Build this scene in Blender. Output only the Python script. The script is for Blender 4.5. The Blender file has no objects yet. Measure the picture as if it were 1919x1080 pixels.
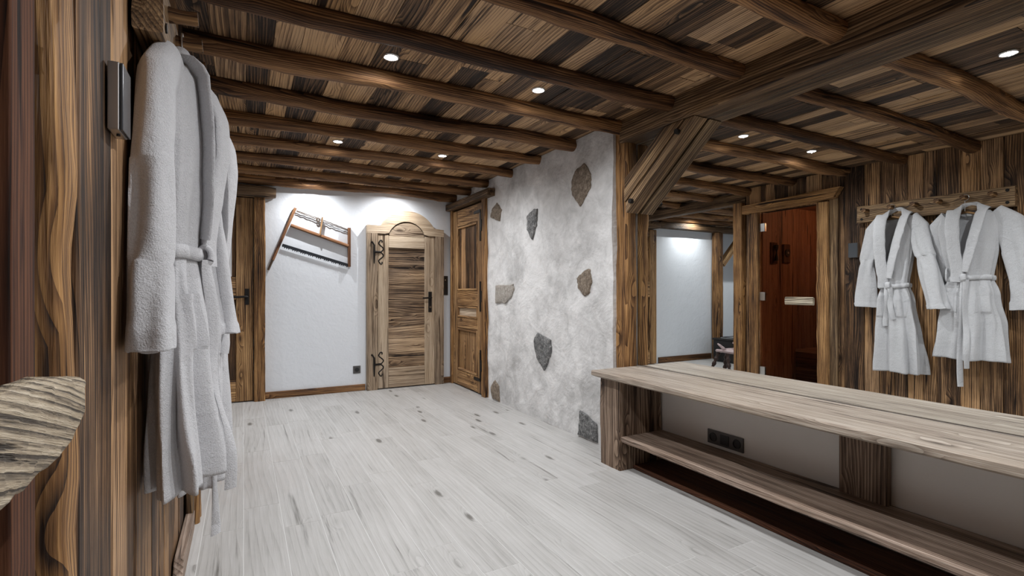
import bpy, bmesh, math, random
from mathutils import Vector, Matrix, noise
random.seed(7)
PI = math.pi
SC = bpy.context.scene
COL = SC.collection
V = Vector

# ------------------------------------------------------------------ camera, world, exposure
cam_d = bpy.data.cameras.new('camera')
cam = bpy.data.objects.new('camera', cam_d); COL.objects.link(cam)
cam_d.sensor_width = 36; cam_d.lens = 36 * 935 / 1919
cam_d.shift_y = 7 / 1919
cam_d.clip_start = 0.02
H = 1.10
YAW = math.atan(503 / 935)
cam.location = (0, 0, H); cam.rotation_euler = (PI / 2, 0, -YAW)
SC.camera = cam
SC.view_settings.view_transform = 'Standard'; SC.view_settings.look = 'None'
SC.view_settings.gamma = 1; SC.view_settings.use_curve_mapping = False
SC.view_settings.exposure = 0.08
w = bpy.data.worlds.new('world'); SC.world = w; w.use_nodes = True
w.node_tree.nodes['Background'].inputs[0].default_value = (0.6, 0.7, 0.9, 1)
w.node_tree.nodes['Background'].inputs[1].default_value = 0.02
SPOT_W = 46.0          # power of every ceiling spotlight
SPOT_COL = (0.965, 0.98, 1.0)

# ------------------------------------------------------------------ geometry constants (metres)
XL = -0.235            # left wall face
XM = 2.38              # mirror plane
XS = 2.236             # stone wall face
YF = 5.70              # far wall
ZC = H + 1.16          # ceiling boards
YB = -1.3              # wall behind the camera

# ------------------------------------------------------------------ node helpers
class N:
    def __init__(s, name):
        s.m = bpy.data.materials.new(name); s.m.use_nodes = True
        s.t = s.m.node_tree; s.b = s.t.nodes['Principled BSDF']
    def node(s, typ, **kw):
        n = s.t.nodes.new(typ)
        for k, v in kw.items(): setattr(n, k, v)
        return n
    def put(s, sock, v):
        if isinstance(v, bpy.types.NodeSocket): s.t.links.new(v, sock)
        elif v is not None:
            if isinstance(v, (tuple, list)) and len(v) == 3 and sock.type == 'RGBA': v = (*v, 1)
            sock.default_value = v
    def math(s, op, a, b=None, c=None, clamp=False):
        n = s.node('ShaderNodeMath', operation=op, use_clamp=clamp)
        for i, v in enumerate((a, b, c)):
            if v is not None: s.put(n.inputs[i], v)
        return n.outputs[0]
    def vmul(s, a, b):
        n = s.node('ShaderNodeVectorMath', operation='MULTIPLY'); s.put(n.inputs[0], a); s.put(n.inputs[1], b); return n.outputs[0]
    def vadd(s, a, b):
        n = s.node('ShaderNodeVectorMath', operation='ADD'); s.put(n.inputs[0], a); s.put(n.inputs[1], b); return n.outputs[0]
    def noise(s, vec, scale, detail=4, rough=0.55, dist=0):
        n = s.node('ShaderNodeTexNoise'); s.put(n.inputs['Vector'], vec)
        n.inputs['Scale'].default_value = scale; n.inputs['Detail'].default_value = detail
        n.inputs['Roughness'].default_value = rough; n.inputs['Distortion'].default_value = dist
        return n.outputs['Fac']
    def ramp(s, f, stops, interp='LINEAR'):
        n = s.node('ShaderNodeValToRGB'); s.put(n.inputs[0], f); e = n.color_ramp.elements
        n.color_ramp.interpolation = interp
        e[0].position = stops[0][0]; e[0].color = (*stops[0][1], 1)
        e[1].position = stops[1][0]; e[1].color = (*stops[1][1], 1)
        for p, c in stops[2:]:
            x = e.new(p); x.color = (*c, 1)
        return n.outputs[0]
    def mix(s, f, a, b, blend='MIX'):
        n = s.node('ShaderNodeMix', data_type='RGBA', blend_type=blend)
        s.put(n.inputs[0], f); s.put(n.inputs[6], a); s.put(n.inputs[7], b); return n.outputs[2]
    def attr(s, name, out='Vector'):
        n = s.node('ShaderNodeAttribute', attribute_name=name); return n.outputs[out]
    def bump(s, h, dist, strength=1.0):
        n = s.node('ShaderNodeBump'); n.inputs['Strength'].default_value = strength
        n.inputs['Distance'].default_value = dist; s.put(n.inputs['Height'], h)
        s.t.links.new(n.outputs[0], s.b.inputs['Normal'])
    def bs(s, **kw):
        for k, v in kw.items(): s.put(s.b.inputs[k.replace('_', ' ')], v)
        return s

def wood(name, dark, mid, light, tone=0.6, ring=16, rough=0.6, bump=0.0025, knots=0.55, contrast=1.0, grey=0.25, fib=1.0, dirt=0.5, sat=True, crack=1.0):
    """aged timber: cathedral grain, fibres, knots; 'gp' is the grain-space position, 'tone' a random per board"""
    n = N(name)
    if sat:
        dark = tuple(c * k for c, k in zip(dark, (0.75, 0.6, 0.45))); mid = tuple(c * k for c, k in zip(mid, (1.22, 1.08, 0.76))); light = tuple(c * k for c, k in zip(light, (1.40, 1.25, 0.90)))
    gp = n.attr('gp'); tn = n.attr('tone', 'Fac')
    warp = n.noise(n.vmul(gp, (0.7, 3.2, 3.2)), 1.0, 2, 0.4)
    # knots
    vo = n.node('ShaderNodeTexVoronoi', feature='F1'); n.put(vo.inputs['Vector'], n.vmul(gp, (2.0, 6.5, 6.5)))
    vo.inputs['Scale'].default_value = 1.0
    kd = vo.outputs['Distance']
    kn = n.math('SUBTRACT', 1.0, n.math('MULTIPLY', kd, 3.4), clamp=True)         # 1 at the knot
    sep = n.node('ShaderNodeSeparateXYZ'); n.put(sep.inputs[0], gp)
    rad = n.math('ADD', n.math('MULTIPLY', sep.outputs[1], 1.0), n.math('MULTIPLY', sep.outputs[2], 0.8))
    ph = n.math('ADD', n.math('MULTIPLY', rad, ring * 5.0), n.math('MULTIPLY', warp, ring * 0.9))
    ph = n.math('ADD', ph, n.math('MULTIPLY', kn, 3.5))
    saw = n.math('FRACT', ph)
    ringv = n.math('POWER', saw, 1.8)
    fibre = n.noise(n.vmul(gp, (5, 190, 190)), 1.0, 3, 0.6)
    streak = n.noise(n.vmul(gp, (1.1, 34, 34)), 1.0, 6, 0.7, 0.15)
    blot = n.noise(n.vmul(gp, (2.2, 5, 5)), 1.0, 4, 0.6)
    v = n.math('MULTIPLY', ringv, -0.50 * contrast)
    v = n.math('ADD', v, n.math('MULTIPLY', n.math('SUBTRACT', streak, 0.5), 1.9 * contrast))
    v = n.math('ADD', v, n.math('MULTIPLY', n.math('SUBTRACT', fibre, 0.5), 0.8 * fib))
    v = n.math('ADD', v, n.math('MULTIPLY', n.math('SUBTRACT', blot, 0.5), 1.0 * dirt))
    v = n.math('ADD', v, n.math('MULTIPLY', n.math('SUBTRACT', tn, 0.5), tone))
    v = n.math('ADD', v, 0.62)
    knd = n.math('GREATER_THAN', kn, 0.62)
    kns = n.math('MULTIPLY', n.math('SUBTRACT', kn, 0.5, clamp=True), 2.4 * knots)
    v = n.math('SUBTRACT', v, kns)
    crk = n.noise(n.vmul(n.vadd(gp, (11, 5, 3)), (1.0, 20, 20)), 1.0, 4, 0.6, 0.2)
    ck = n.math('MULTIPLY', n.math('SUBTRACT', 0.39, crk, clamp=True), crack * 11.0)
    v = n.math('SUBTRACT', v, ck)
    c = n.ramp(v, [(0.0, dark), (0.45, mid), (1.0, light)])
    g = n.node('ShaderNodeHueSaturation'); n.put(g.inputs['Color'], c)
    n.put(g.inputs['Saturation'], n.math('SUBTRACT', 1.0, n.math('MULTIPLY', n.noise(n.vadd(gp, (3.3, 1, 7)), 1.7, 2), grey * 1.0), clamp=True))
    h = n.math('SUBTRACT', n.math('MULTIPLY', ringv, -0.6), n.math('MULTIPLY', ck, 0.8))
    h = n.math('ADD', h, n.math('ADD', n.math('MULTIPLY', streak, 1.3), n.math('MULTIPLY', fibre, 0.5)))
    n.bs(Base_Color=g.outputs[0], Roughness=rough); n.b.inputs['Specular IOR Level'].default_value = 0.3
    n.bump(h, bump)
    return n.m

def plain(name, col, rough=0.5, metal=0.0, spec=0.5, nscale=0, nbump=0.0, var=0.0):
    n = N(name)
    base = col
    tc = n.node('ShaderNodeTexCoord').outputs['Object']
    nz = n.noise(tc, nscale or 30, 4)
    if var: base = n.mix(n.math('MULTIPLY', nz, var), col, tuple(c * 0.35 for c in col))
    n.bs(Base_Color=base if var else (*col, 1), Roughness=rough, Metallic=metal)
    n.b.inputs['Specular IOR Level'].default_value = spec
    if nbump: n.bump(nz, nbump)
    return n.m

M = {}
M['ceil'] = wood('ceiling boards', (0.024, 0.013, 0.007), (0.155, 0.088, 0.045), (0.42, 0.27, 0.15), tone=0.95, ring=13, grey=0.3, contrast=1.05)
M['log'] = wood('log timber', (0.024, 0.011, 0.005), (0.105, 0.050, 0.022), (0.32, 0.18, 0.085), tone=0.3, ring=18, grey=0.12)
M['beam'] = wood('hewn beam timber', (0.022, 0.012, 0.006), (0.115, 0.068, 0.035), (0.34, 0.23, 0.13), tone=0.3, ring=16, grey=0.3)
M['clad'] = wood('wall cladding', (0.020, 0.010, 0.005), (0.115, 0.060, 0.028), (0.42, 0.25, 0.125), tone=0.8, ring=15, grey=0.25, dirt=0.9)
M['post'] = wood('post timber', (0.026, 0.012, 0.005), (0.155, 0.078, 0.031), (0.42, 0.25, 0.115), tone=0.3, ring=14, bump=0.005, grey=0.12, dirt=0.9)
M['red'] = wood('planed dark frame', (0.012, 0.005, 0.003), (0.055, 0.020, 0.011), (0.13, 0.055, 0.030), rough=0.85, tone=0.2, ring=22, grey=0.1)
M['bench'] = wood('bench top timber', (0.10, 0.07, 0.05), (0.35, 0.27, 0.20), (0.60, 0.52, 0.43), tone=0.2, ring=12, grey=0.35, contrast=0.75, rough=0.55, sat=False)
M['shelf'] = wood('bench shelf timber', (0.06, 0.038, 0.026), (0.27, 0.18, 0.125), (0.55, 0.42, 0.33), tone=0.2, ring=14, grey=0.25, sat=False)
M['leg'] = wood('bench leg timber', (0.04, 0.021, 0.012), (0.17, 0.105, 0.065), (0.50, 0.36, 0.25), tone=0.2, ring=14, bump=0.006, grey=0.2, sat=False)
M['door'] = wood('pale door timber', (0.08, 0.047, 0.024), (0.38, 0.265, 0.16), (0.68, 0.53, 0.36), tone=0.35, ring=10, grey=0.3, contrast=0.65, sat=False)
M['door_dark'] = wood('weathered door panel', (0.03, 0.018, 0.011), (0.17, 0.105, 0.062), (0.45, 0.32, 0.21), tone=0.7, ring=12, grey=0.4, contrast=1.1)
M['door_warm'] = wood('warm door timber', (0.05, 0.024, 0.011), (0.21, 0.12, 0.058), (0.48, 0.32, 0.18), tone=0.35, ring=11, grey=0.15, contrast=0.9)
M['handle'] = wood('driftwood handle', (0.05, 0.035, 0.022), (0.42, 0.33, 0.22), (0.72, 0.62, 0.47), tone=0.1, ring=14, bump=0.007, grey=0.2, contrast=1.25, knots=1.3, crack=1.5, sat=False)
M['sauna'] = wood('sauna panelling', (0.06, 0.022, 0.011), (0.22, 0.095, 0.048), (0.36, 0.18, 0.10), tone=0.4, ring=8, grey=0.0, contrast=0.6, knots=0.3, sat=False)
M['saw'] = wood('saw frame timber', (0.05, 0.022, 0.012), (0.17, 0.08, 0.045), (0.33, 0.18, 0.11), tone=0.1, ring=18, grey=0.1)
M['tile'] = wood('pale wood look floor tile', (0.17, 0.162, 0.15), (0.43, 0.42, 0.405), (0.60, 0.59, 0.58), tone=0.16, ring=7, rough=0.40, bump=0.0004, grey=0.1, contrast=0.36, knots=0.95, fib=0.6, dirt=0.5, sat=False, crack=0.35)
M['peg'] = wood('peg timber', (0.02, 0.009, 0.005), (0.075, 0.038, 0.02), (0.30, 0.19, 0.11), tone=0.1, ring=18, grey=0.1)
M['grout'] = plain('floor grout', (0.70, 0.70, 0.69), 0.8)
M['black'] = plain('black plastic', (0.015, 0.015, 0.017), 0.4)
M['dark'] = plain('dark lacquer', (0.012, 0.010, 0.010), 0.35)
M['void'] = plain('dark gap', (0.012, 0.008, 0.006), 0.9)
M['iron'] = plain('black wrought iron', (0.02, 0.018, 0.017), 0.45, metal=0.6, nscale=60, nbump=0.001)
M['steel'] = plain('brushed steel', (0.62, 0.62, 0.62), 0.3, metal=1.0)
M['blade'] = plain('dark saw blade', (0.05, 0.055, 0.065), 0.4, metal=0.8, nscale=80, nbump=0.0005)
M['rope'] = plain('twisted cord', (0.10, 0.07, 0.05), 0.8, nscale=200, nbump=0.001)
M['brass'] = plain('bronze finish', (0.16, 0.12, 0.09), 0.4, metal=0.8)
M['white'] = plain('white paper', (0.75, 0.75, 0.76), 0.7)
M['ink'] = plain('grey ink', (0.05, 0.05, 0.055), 0.6)
M['magenta'] = plain('magenta ink', (0.6, 0.03, 0.25), 0.6)
M['greyfront'] = plain('grey glossy panel', (0.055, 0.06, 0.068), 0.2, spec=0.6)
M['greywood'] = plain('grey outlet plate', (0.085, 0.08, 0.078), 0.4)
M['pinkwood'] = plain('pale pink painted wood', (0.55, 0.42, 0.42), 0.5, nscale=30, nbump=0.002, var=0.3)
M['carved'] = plain('dark carved wood', (0.045, 0.02, 0.014), 0.45, nscale=40, nbump=0.004, var=0.4)

def plaster(name, a, b, scale, bump, mott=0.0, bs=6.0):
    n = N(name); tc = n.node('ShaderNodeTexCoord').outputs['Object']
    big = n.noise(tc, 1.7, 6, 0.62, 0.6); med = n.noise(tc, 6.0, 6, 0.65, 1.0)
    f = n.math('MULTIPLY', n.math('SUBTRACT', n.math('ADD', n.math('MULTIPLY', big, 0.6), n.math('MULTIPLY', med, 0.4)), 0.42, clamp=True), mott)
    c = n.mix(f, a, b)
    n.bs(Base_Color=c, Roughness=0.85); n.b.inputs['Specular IOR Level'].default_value = 0.2
    h = n.math('ADD', n.noise(tc, bs, 5, 0.6, 0.8), n.math('MULTIPLY', n.noise(tc, bs * 6, 3), 0.35))
    n.bump(h, bump)
    return n.m
M['plaster'] = plaster('white plaster', (0.77, 0.80, 0.84), (0.68, 0.70, 0.74), 5, 0.004, 0.8, 7)
M['stonewall'] = plaster('mottled lime plaster', (0.74, 0.735, 0.73), (0.17, 0.165, 0.16), 5, 0.014, 2.5, 5)
M['underwall'] = plaster('grey white plaster', (0.82, 0.80, 0.77), (0.70, 0.68, 0.65), 5, 0.002, 0.8, 9)

def stone_mat(name, a, b, c):
    n = N(name); tc = n.node('ShaderNodeTexCoord').outputs['Object']
    f = n.noise(tc, 34, 7, 0.72, 0.8); g = n.noise(tc, 110, 4, 0.7)
    v = n.math('ADD', n.math('MULTIPLY', f, 0.7), n.math('MULTIPLY', g, 0.3))
    n.bs(Base_Color=n.ramp(v, [(0.33, a), (0.5, b), (0.66, c)]), Roughness=0.8)
    n.bump(v, 0.006); return n.m
M['stone_grey'] = stone_mat('grey stone', (0.03, 0.03, 0.032), (0.13, 0.13, 0.13), (0.42, 0.42, 0.41))
M['stone_brown'] = stone_mat('brown stone', (0.06, 0.045, 0.033), (0.20, 0.155, 0.115), (0.40, 0.34, 0.27))
M['stone_pale'] = stone_mat('pale stone', (0.20, 0.18, 0.155), (0.34, 0.31, 0.275), (0.52, 0.49, 0.45))

n = N('terry cloth'); tc = n.node('ShaderNodeTexCoord').outputs['Object']
terry = n.noise(tc, 260, 3, 0.7); crum = n.noise(tc, 24, 4, 0.6, 0.5)
n.bs(Base_Color=n.mix(terry, (0.48, 0.475, 0.50), (0.80, 0.80, 0.82)), Roughness=0.95)
n.b.inputs['Sheen Weight'].default_value = 0.35; n.b.inputs['Specular IOR Level'].default_value = 0.1
n.bump(n.math('ADD', terry, n.math('MULTIPLY', crum, 1.6)), 0.0045); M['terry'] = n.m
n = N('mirror glass'); n.bs(Base_Color=(0.90, 0.925, 0.915), Metallic=1.0, Roughness=0.004); M['mirror'] = n.m
n = N('bronze tinted glass'); n.bs(Base_Color=(0.80, 0.60, 0.48), Roughness=0.02); n.b.inputs['Transmission Weight'].default_value = 1.0
n.b.inputs['IOR'].default_value = 1.08; M['glass'] = n.m
n = N('smoked glass'); n.bs(Base_Color=(0.012, 0.010, 0.016), Roughness=0.25); M['smoke'] = n.m
n = N('lamp lens'); n.bs(Base_Color=(1, 1, 1), Roughness=0.4); n.b.inputs['Emission Color'].default_value = (1, 0.97, 0.92, 1)
n.b.inputs['Emission Strength'].default_value = 30; M['lamp'] = n.m

# ------------------------------------------------------------------ mesh builder
class MB:
    def __init__(s): s.v = []; s.f = []; s.g = []; s.t = []
    def add(s, vs, fs, gs, tone=None):
        o = len(s.v); t = random.random() if tone is None else tone
        s.v += [tuple(v) for v in vs]; s.g += [tuple(g) for g in gs]; s.t += [t] * len(vs)
        s.f += [tuple(o + i for i in f) for f in fs]
    def build(s, name, mat, parent=None, smooth=35, mats=None, loc=None, cat=None, label=None, group=None, kind=None):
        me = bpy.data.meshes.new(name); me.from_pydata(s.v, [], s.f)
        bm = bmesh.new(); bm.from_mesh(me); bmesh.ops.recalc_face_normals(bm, faces=bm.faces); bm.to_mesh(me); bm.free()
        a = me.attributes.new('gp', 'FLOAT_VECTOR', 'POINT'); a.data.foreach_set('vector', [c for g in s.g for c in g])
        a = me.attributes.new('tone', 'FLOAT', 'POINT'); a.data.foreach_set('value', s.t)
        me.materials.append(mat)
        if smooth:
            me.polygons.foreach_set('use_smooth', [True] * len(me.polygons)); me.set_sharp_from_angle(angle=math.radians(smooth))
        o = bpy.data.objects.new(name, me); COL.objects.link(o); o.parent = parent
        if loc: o.location = loc
        return tag(o, label, cat, group, kind)
    def box(s, x0, x1, y0, y1, z0, z1, axis=2, tone=None, off=None):
        vs = [(x, y, z) for x in (x0, x1) for y in (y0, y1) for z in (z0, z1)]
        fs = [(0, 1, 3, 2), (4, 6, 7, 5), (0, 4, 5, 1), (2, 3, 7, 6), (0, 2, 6, 4), (1, 5, 7, 3)]
        if off is None: off = (random.uniform(-50, 50), random.uniform(-50, 50), random.uniform(-50, 50))
        p = {0: (0, 1, 2), 1: (1, 0, 2), 2: (2, 0, 1)}[axis]
        s.add(vs, fs, [(v[p[0]] + off[0], v[p[1]] + off[1], v[p[2]] + off[2]) for v in vs], tone)
        return s
    def beam(s, p0, p1, w, h, up=(0, 0, 1), r=0.01, amp=0.003, seg=0.07, edge=None, bow=0.0, lf=1.5, tone=None, ends=1.0, seed=None, nc=3):
        """hewn timber: rounded-rectangle section w (side) x h (up) swept from p0 to p1 with uneven faces"""
        p0, p1, up = V(p0), V(p1), V(up); d = p1 - p0; L = d.length; d.normalize()
        sd = d.cross(up).normalized(); up = sd.cross(d).normalized()
        sec = []
        r = min(r, w * 0.499, h * 0.499)
        cs = [(w / 2 - r, h / 2 - r, 0), (-(w / 2 - r), h / 2 - r, PI / 2), (-(w / 2 - r), -(h / 2 - r), PI), (w / 2 - r, -(h / 2 - r), 1.5 * PI)]
        for k, (cx, cy, a0) in enumerate(cs):
            for i in range(nc + 1):
                a = a0 + PI / 2 * i / nc; sec.append((cx + r * math.cos(a), cy + r * math.sin(a)))
            nx = cs[(k + 1) % 4]; a = a0 + PI / 2
            q0 = (cx + r * math.cos(a), cy + r * math.sin(a)); q1 = (nx[0] + r * math.cos(a), nx[1] + r * math.sin(a))
            dd = math.hypot(q1[0] - q0[0], q1[1] - q0[1]); m = int(dd / 0.035)
            for i in range(1, m + 1):
                t = i / (m + 1); sec.append((q0[0] + (q1[0] - q0[0]) * t, q0[1] + (q1[1] - q0[1]) * t))
        n = max(1, int(L / seg)); K = len(sec)
        sd_ = random.uniform(0, 100) if seed is None else seed
        off = (random.uniform(-50, 50), random.uniform(-50, 50), random.uniform(-50, 50))
        vs, gs, fs = [], [], []
        for i in range(n + 1):
            t = i / n; a = t * L
            sc = ends if i in (0, n) else 1.0
            bx = noise.noise(V((a * 0.8, sd_, 3.1))) * bow; by = noise.noise(V((a * 0.8, sd_, 9.7))) * bow
            for (x, y) in sec:
                q = noise.noise(V((a * lf, x * 9 + sd_, y * 9))) + 0.5 * noise.noise(V((a * 9, x * 30 + sd_, y * 30)))
                l = math.hypot(x, y) or 1
                k = 1 + amp * q / l
                X, Y = x * k * sc, y * k * sc
                vs.append(p0 + d * a + sd * (X + bx) + up * (Y + by)); gs.append((a + off[0], x + off[1], y + off[2]))
        for i in range(n):
            for j in range(K):
                fs.append((i * K + j, i * K + (j + 1) % K, (i + 1) * K + (j + 1) % K, (i + 1) * K + j))
        fs.append(tuple(range(K))); fs.append(tuple(n * K + j for j in range(K)))
        s.add(vs, fs, gs, tone); return s
    def tube(s, pts, r, k=10, cap=True, tone=None, radii=None):
        pts = [V(p) for p in pts]; vs, gs, fs = [], [], []
        prev = None; a = 0
        for i, p in enumerate(pts):
            t = (pts[min(i + 1, len(pts) - 1)] - pts[max(i - 1, 0)]).normalized()
            if prev is None: prev = t.orthogonal().normalized()
            nrm = (prev - t * prev.dot(t)).normalized(); prev = nrm; b = t.cross(nrm)
            if i: a += (p - pts[i - 1]).length
            rr = radii[i] if radii else r
            for j in range(k):
                an = 2 * PI * j / k; vs.append(p + (nrm * math.cos(an) + b * math.sin(an)) * rr)
                gs.append((a, math.cos(an) * rr, math.sin(an) * rr))
        for i in range(len(pts) - 1):
            for j in range(k): fs.append((i * k + j, i * k + (j + 1) % k, (i + 1) * k + (j + 1) % k, (i + 1) * k + j))
        if cap: fs.append(tuple(range(k))); fs.append(tuple((len(pts) - 1) * k + j for j in range(k)))
        s.add(vs, fs, gs, tone); return s
    def prism(s, poly, depth, fn, axis=0, tone=None):
        """polygon (a,b) extruded by depth; fn(a,b,c)->xyz; axis: grain along a (0) or b (1)"""
        K = len(poly); vs, gs = [], []
        off = (random.uniform(-50, 50), random.uniform(-50, 50), random.uniform(-50, 50))
        for c in depth:
            for (a, b) in poly:
                vs.append(fn(a, b, c)); g = (a, b, c) if axis == 0 else (b, a, c)
                gs.append((g[0] + off[0], g[1] + off[1], g[2] + off[2]))
        fs = [tuple(range(K)), tuple(range(2 * K - 1, K - 1, -1))] + [(j, (j + 1) % K, K + (j + 1) % K, K + j) for j in range(K)]
        s.add(vs, fs, gs, tone); return s

def tag(o, label=None, cat=None, group=None, kind=None):
    if label: o['label'] = label
    if cat: o['category'] = cat
    if group: o['group'] = group
    if kind: o['kind'] = kind
    return o
def thing(name, label, cat, loc=(0, 0, 0), group=None, kind=None, rz=0):
    o = bpy.data.objects.new(name, None); COL.objects.link(o); o.location = loc; o.rotation_euler.z = rz
    o.empty_display_size = 0.05
    return tag(o, label, cat, group, kind)
def bevel(o, w=0.004, seg=2):
    m = o.modifiers.new('bevel', 'BEVEL'); m.width = w; m.segments = seg; m.limit_method = 'ANGLE'; return o

# ================================================================== SETTING
# floor: wood-look tiles on grout, extends into the side room
fl = MB()
TW = 0.165
def tiles(mb, x0, x1, y0, y1):
    i0 = math.floor(x0 / TW); x = i0 * TW
    while x < x1 - 1e-6:
        a, b = max(x, x0) + 0.0012, min(x + TW, x1) - 0.0012
        y = y0 - random.random() * 1.0
        while y < y1:
            c, d = max(y, y0) + 0.0012, min(y + 1.0, y1) - 0.0012
            if d > c + 0.01 and b > a + 0.004: mb.box(a, b, c, d, -0.02, 0.0, axis=1)
            y += 1.0
        x += TW
tiles(fl, XL, XM, YB, YF)
tiles(fl, -4.4, XL, 3.742, 6.6)
fl.build('floor', M['tile'], smooth=0, label='pale grey wood-look tile floor', cat='floor', kind='structure')
gb = MB(); gb.box(-4.6, 2.8, YB, 6.8, -0.05, -0.0006)
gb.build('floor', M['grout'], smooth=0, label='pale grout bed showing between the floor tiles', cat='floor', kind='structure')

# ceiling boards (running away from the camera)
ce = MB()
def ceil_boards(x0, x1, y0, y1):
    x = x0
    while x < x1:
        wd = random.uniform(0.10, 0.17); b = min(x + wd, x1)
        y = y0 - random.random() * 1.2
        while y < y1:
            L = random.choice((0.48, 0.97, 0.97, 1.45, 1.9)); c, d = max(y, y0), min(y + L, y1)
            if d > c: ce.box(x + 0.001, b - 0.001, c + 0.001, d - 0.001, ZC + random.uniform(0, 0.005), ZC + 0.03, axis=1)
            y += L
        x = b
ceil_boards(-4.4, 2.6, YB, 6.6)
ce.build('ceiling', M['ceil'], smooth=0, label='aged board ceiling of mixed brown planks', cat='ceiling', kind='structure')
MB().box(-4.6, 2.8, YB, 6.8, ZC + 0.031, ZC + 0.1).build('ceiling', M['void'], smooth=0, label='dark ceiling deck above the boards', cat='ceiling', kind='structure')

# left wall cladding: vertical boards, with the sauna doorway and the near glass doorway cut out
SA0, SA1, SAZ = 2.895, 3.53, 1.97       # sauna opening
ND0, ND1, NDZ = -0.35, 0.78, 2.0        # near doorway
YL = 3.715                               # end of left wall
lw = MB()
y = YB
while y < YL:
    wd = random.uniform(0.09, 0.17); b = min(y + wd, YL)
    for (o0, o1) in ((SA0, SA1), (ND0, ND1), (1.046, 1.046)):
        if y < o0 < b: b = o0
        if y < o1 < b: b = o1
    z0 = 0.0
    if SA0 - 0.001 <= y < SA1 - 0.001: z0 = SAZ
    if ND0 - 0.001 <= y < ND1 - 0.001: z0 = NDZ
    fx = XL + random.uniform(-0.006, 0.0)
    if ND1 - 0.001 <= y < 1.04: y = 1.046 if b > 1.04 else b; continue
    if z0 == 0: lw.beam(((fx + XL - 0.03) / 2, (y + b) / 2, z0), ((fx + XL - 0.03) / 2, (y + b) / 2, ZC), b - y - 0.002, fx - XL + 0.03, up=(1, 0, 0), r=0.004, amp=0.002, seg=0.12, nc=1)
    else: lw.box(XL - 0.03, fx, y + 0.001, b - 0.001, z0, ZC)
    y = b
lwo = lw.build('wall_left', M['clad'], smooth=40, label='left wall clad in dark aged vertical boards behind the bathrobes', cat='wall', kind='structure')
back = MB(); back.box(XL - 0.1, XL - 0.032, YB, ND0, 0, ZC); back.box(XL - 0.1, XL - 0.032, ND1, SA0, 0, ZC)
back.box(XL - 0.1, XL - 0.032, SA1, YL, 0, ZC); back.box(XL - 0.1, XL - 0.032, SA0, SA1, SAZ, ZC); back.box(XL - 0.1, XL - 0.032, ND0, ND1, NDZ, ZC)
back.build('wall_left', M['void'], smooth=0, label='dark backing of the left board wall', cat='wall', kind='structure')

# far wall (white) and the side room walls
FP = lambda a, b, c: (a, c, b)
MB().box(-2.15, XS + 0.4, YF, YF + 0.12, 0, ZC).build('wall_far', M['plaster'], smooth=0, label='white plaster far wall with the frame saw and the arched door', cat='wall', kind='structure')
MB().box(-4.5, -2.15, 6.3, 6.42, 0, ZC).build('wall_far', M['plaster'], smooth=0, label='recessed white wall of the side room, seen in the mirror', cat='wall', kind='structure')
MB().box(-4.6, -4.5, 3.6, 6.4, 0, ZC).build('wall_side_room', M['plaster'], smooth=0, label='white end wall of the side room', cat='wall', kind='structure')
MB().box(-4.5, XL - 0.1, 3.62, 3.74, 0, ZC).build('wall_side_room', M['plaster'], smooth=0, label='white wall of the side room backing onto the sauna', cat='wall', kind='structure')
MB().box(-2.27, -2.15, YF + 0.121, 6.3, 0, ZC).build('wall_side_room', M['plaster'], smooth=0, label='short return wall behind the side room post', cat='wall', kind='structure')
# near wall behind the camera
nw = MB(); x = XL
while x < XM:
    wd = random.uniform(0.1, 0.17); nw.box(x, min(x + wd - 0.002, XM), YB - 0.03, YB, 0, ZC); x += wd
nw.build('wall_near', M['clad'], smooth=0, label='board-clad wall behind the camera', cat='wall', kind='structure')

# right wall behind the mirror and the bench
MB().box(XM + 0.006, XM + 0.15, YB, 2.79, 0, ZC).build('wall_right', M['underwall'], smooth=0, label='plain grey-white wall behind the mirror and under the bench', cat='wall', kind='structure')

# stone wall: rough plastered, pierced by door_3
D3a, D3b, D3z = 4.72, 5.62, 2.06
def rough_wall(name, y0, y1, z0, z1, lab):
    ny = max(2, int((y1 - y0) / 0.025)); nz = max(2, int((z1 - z0) / 0.025)); mb = MB()
    vs, fs = [], []
    for i in range(ny + 1):
        for j in range(nz + 1):
            yy = y0 + (y1 - y0) * i / ny; zz = z0 + (z1 - z0) * j / nz
            e = 0.016 * noise.noise(V((yy * 2.2, zz * 2.2, 1))) + 0.008 * noise.noise(V((yy * 7, zz * 7, 5))) - 0.004
            vs.append((XS - e, yy, zz))
    K = nz + 1
    for i in range(ny):
        for j in range(nz): fs.append((i * K + j, i * K + j + 1, (i + 1) * K + j + 1, (i + 1) * K + j))
    o = len(vs); vs += [(XS + 0.27, y0, z0), (XS + 0.27, y0, z1), (XS + 0.27, y1, z1), (XS + 0.27, y1, z0)]
    fs.append((o, o + 1, o + 2, o + 3))
    fs.append(tuple([i * K for i in range(ny + 1)] + [o + 3, o])); fs.append(tuple([i * K + nz for i in range(ny + 1)] + [o + 2, o + 1]))
    fs.append(tuple([j for j in range(nz + 1)] + [o + 1, o])); fs.append(tuple([ny * K + j for j in range(nz + 1)] + [o + 2, o + 3]))
    mb.add(vs, fs, vs); return mb.build(name, M['stonewall'], smooth=60, label=lab, cat='wall', kind='structure')
sw = rough_wall('wall_stone', 2.70, D3a, 0, ZC, 'rough grey-white plastered wall with eight stones showing through')
rough_wall('wall_stone', D3a, YF, D3z + 0.03, ZC, 'rough plaster above the panelled door')
MB().box(XS + 0.16, XS + 0.27, D3a, YF, 0, D3z + 0.03).build('wall_stone', M['void'], smooth=0, label='dark backing behind the panelled door', cat='wall', kind='structure')
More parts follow.
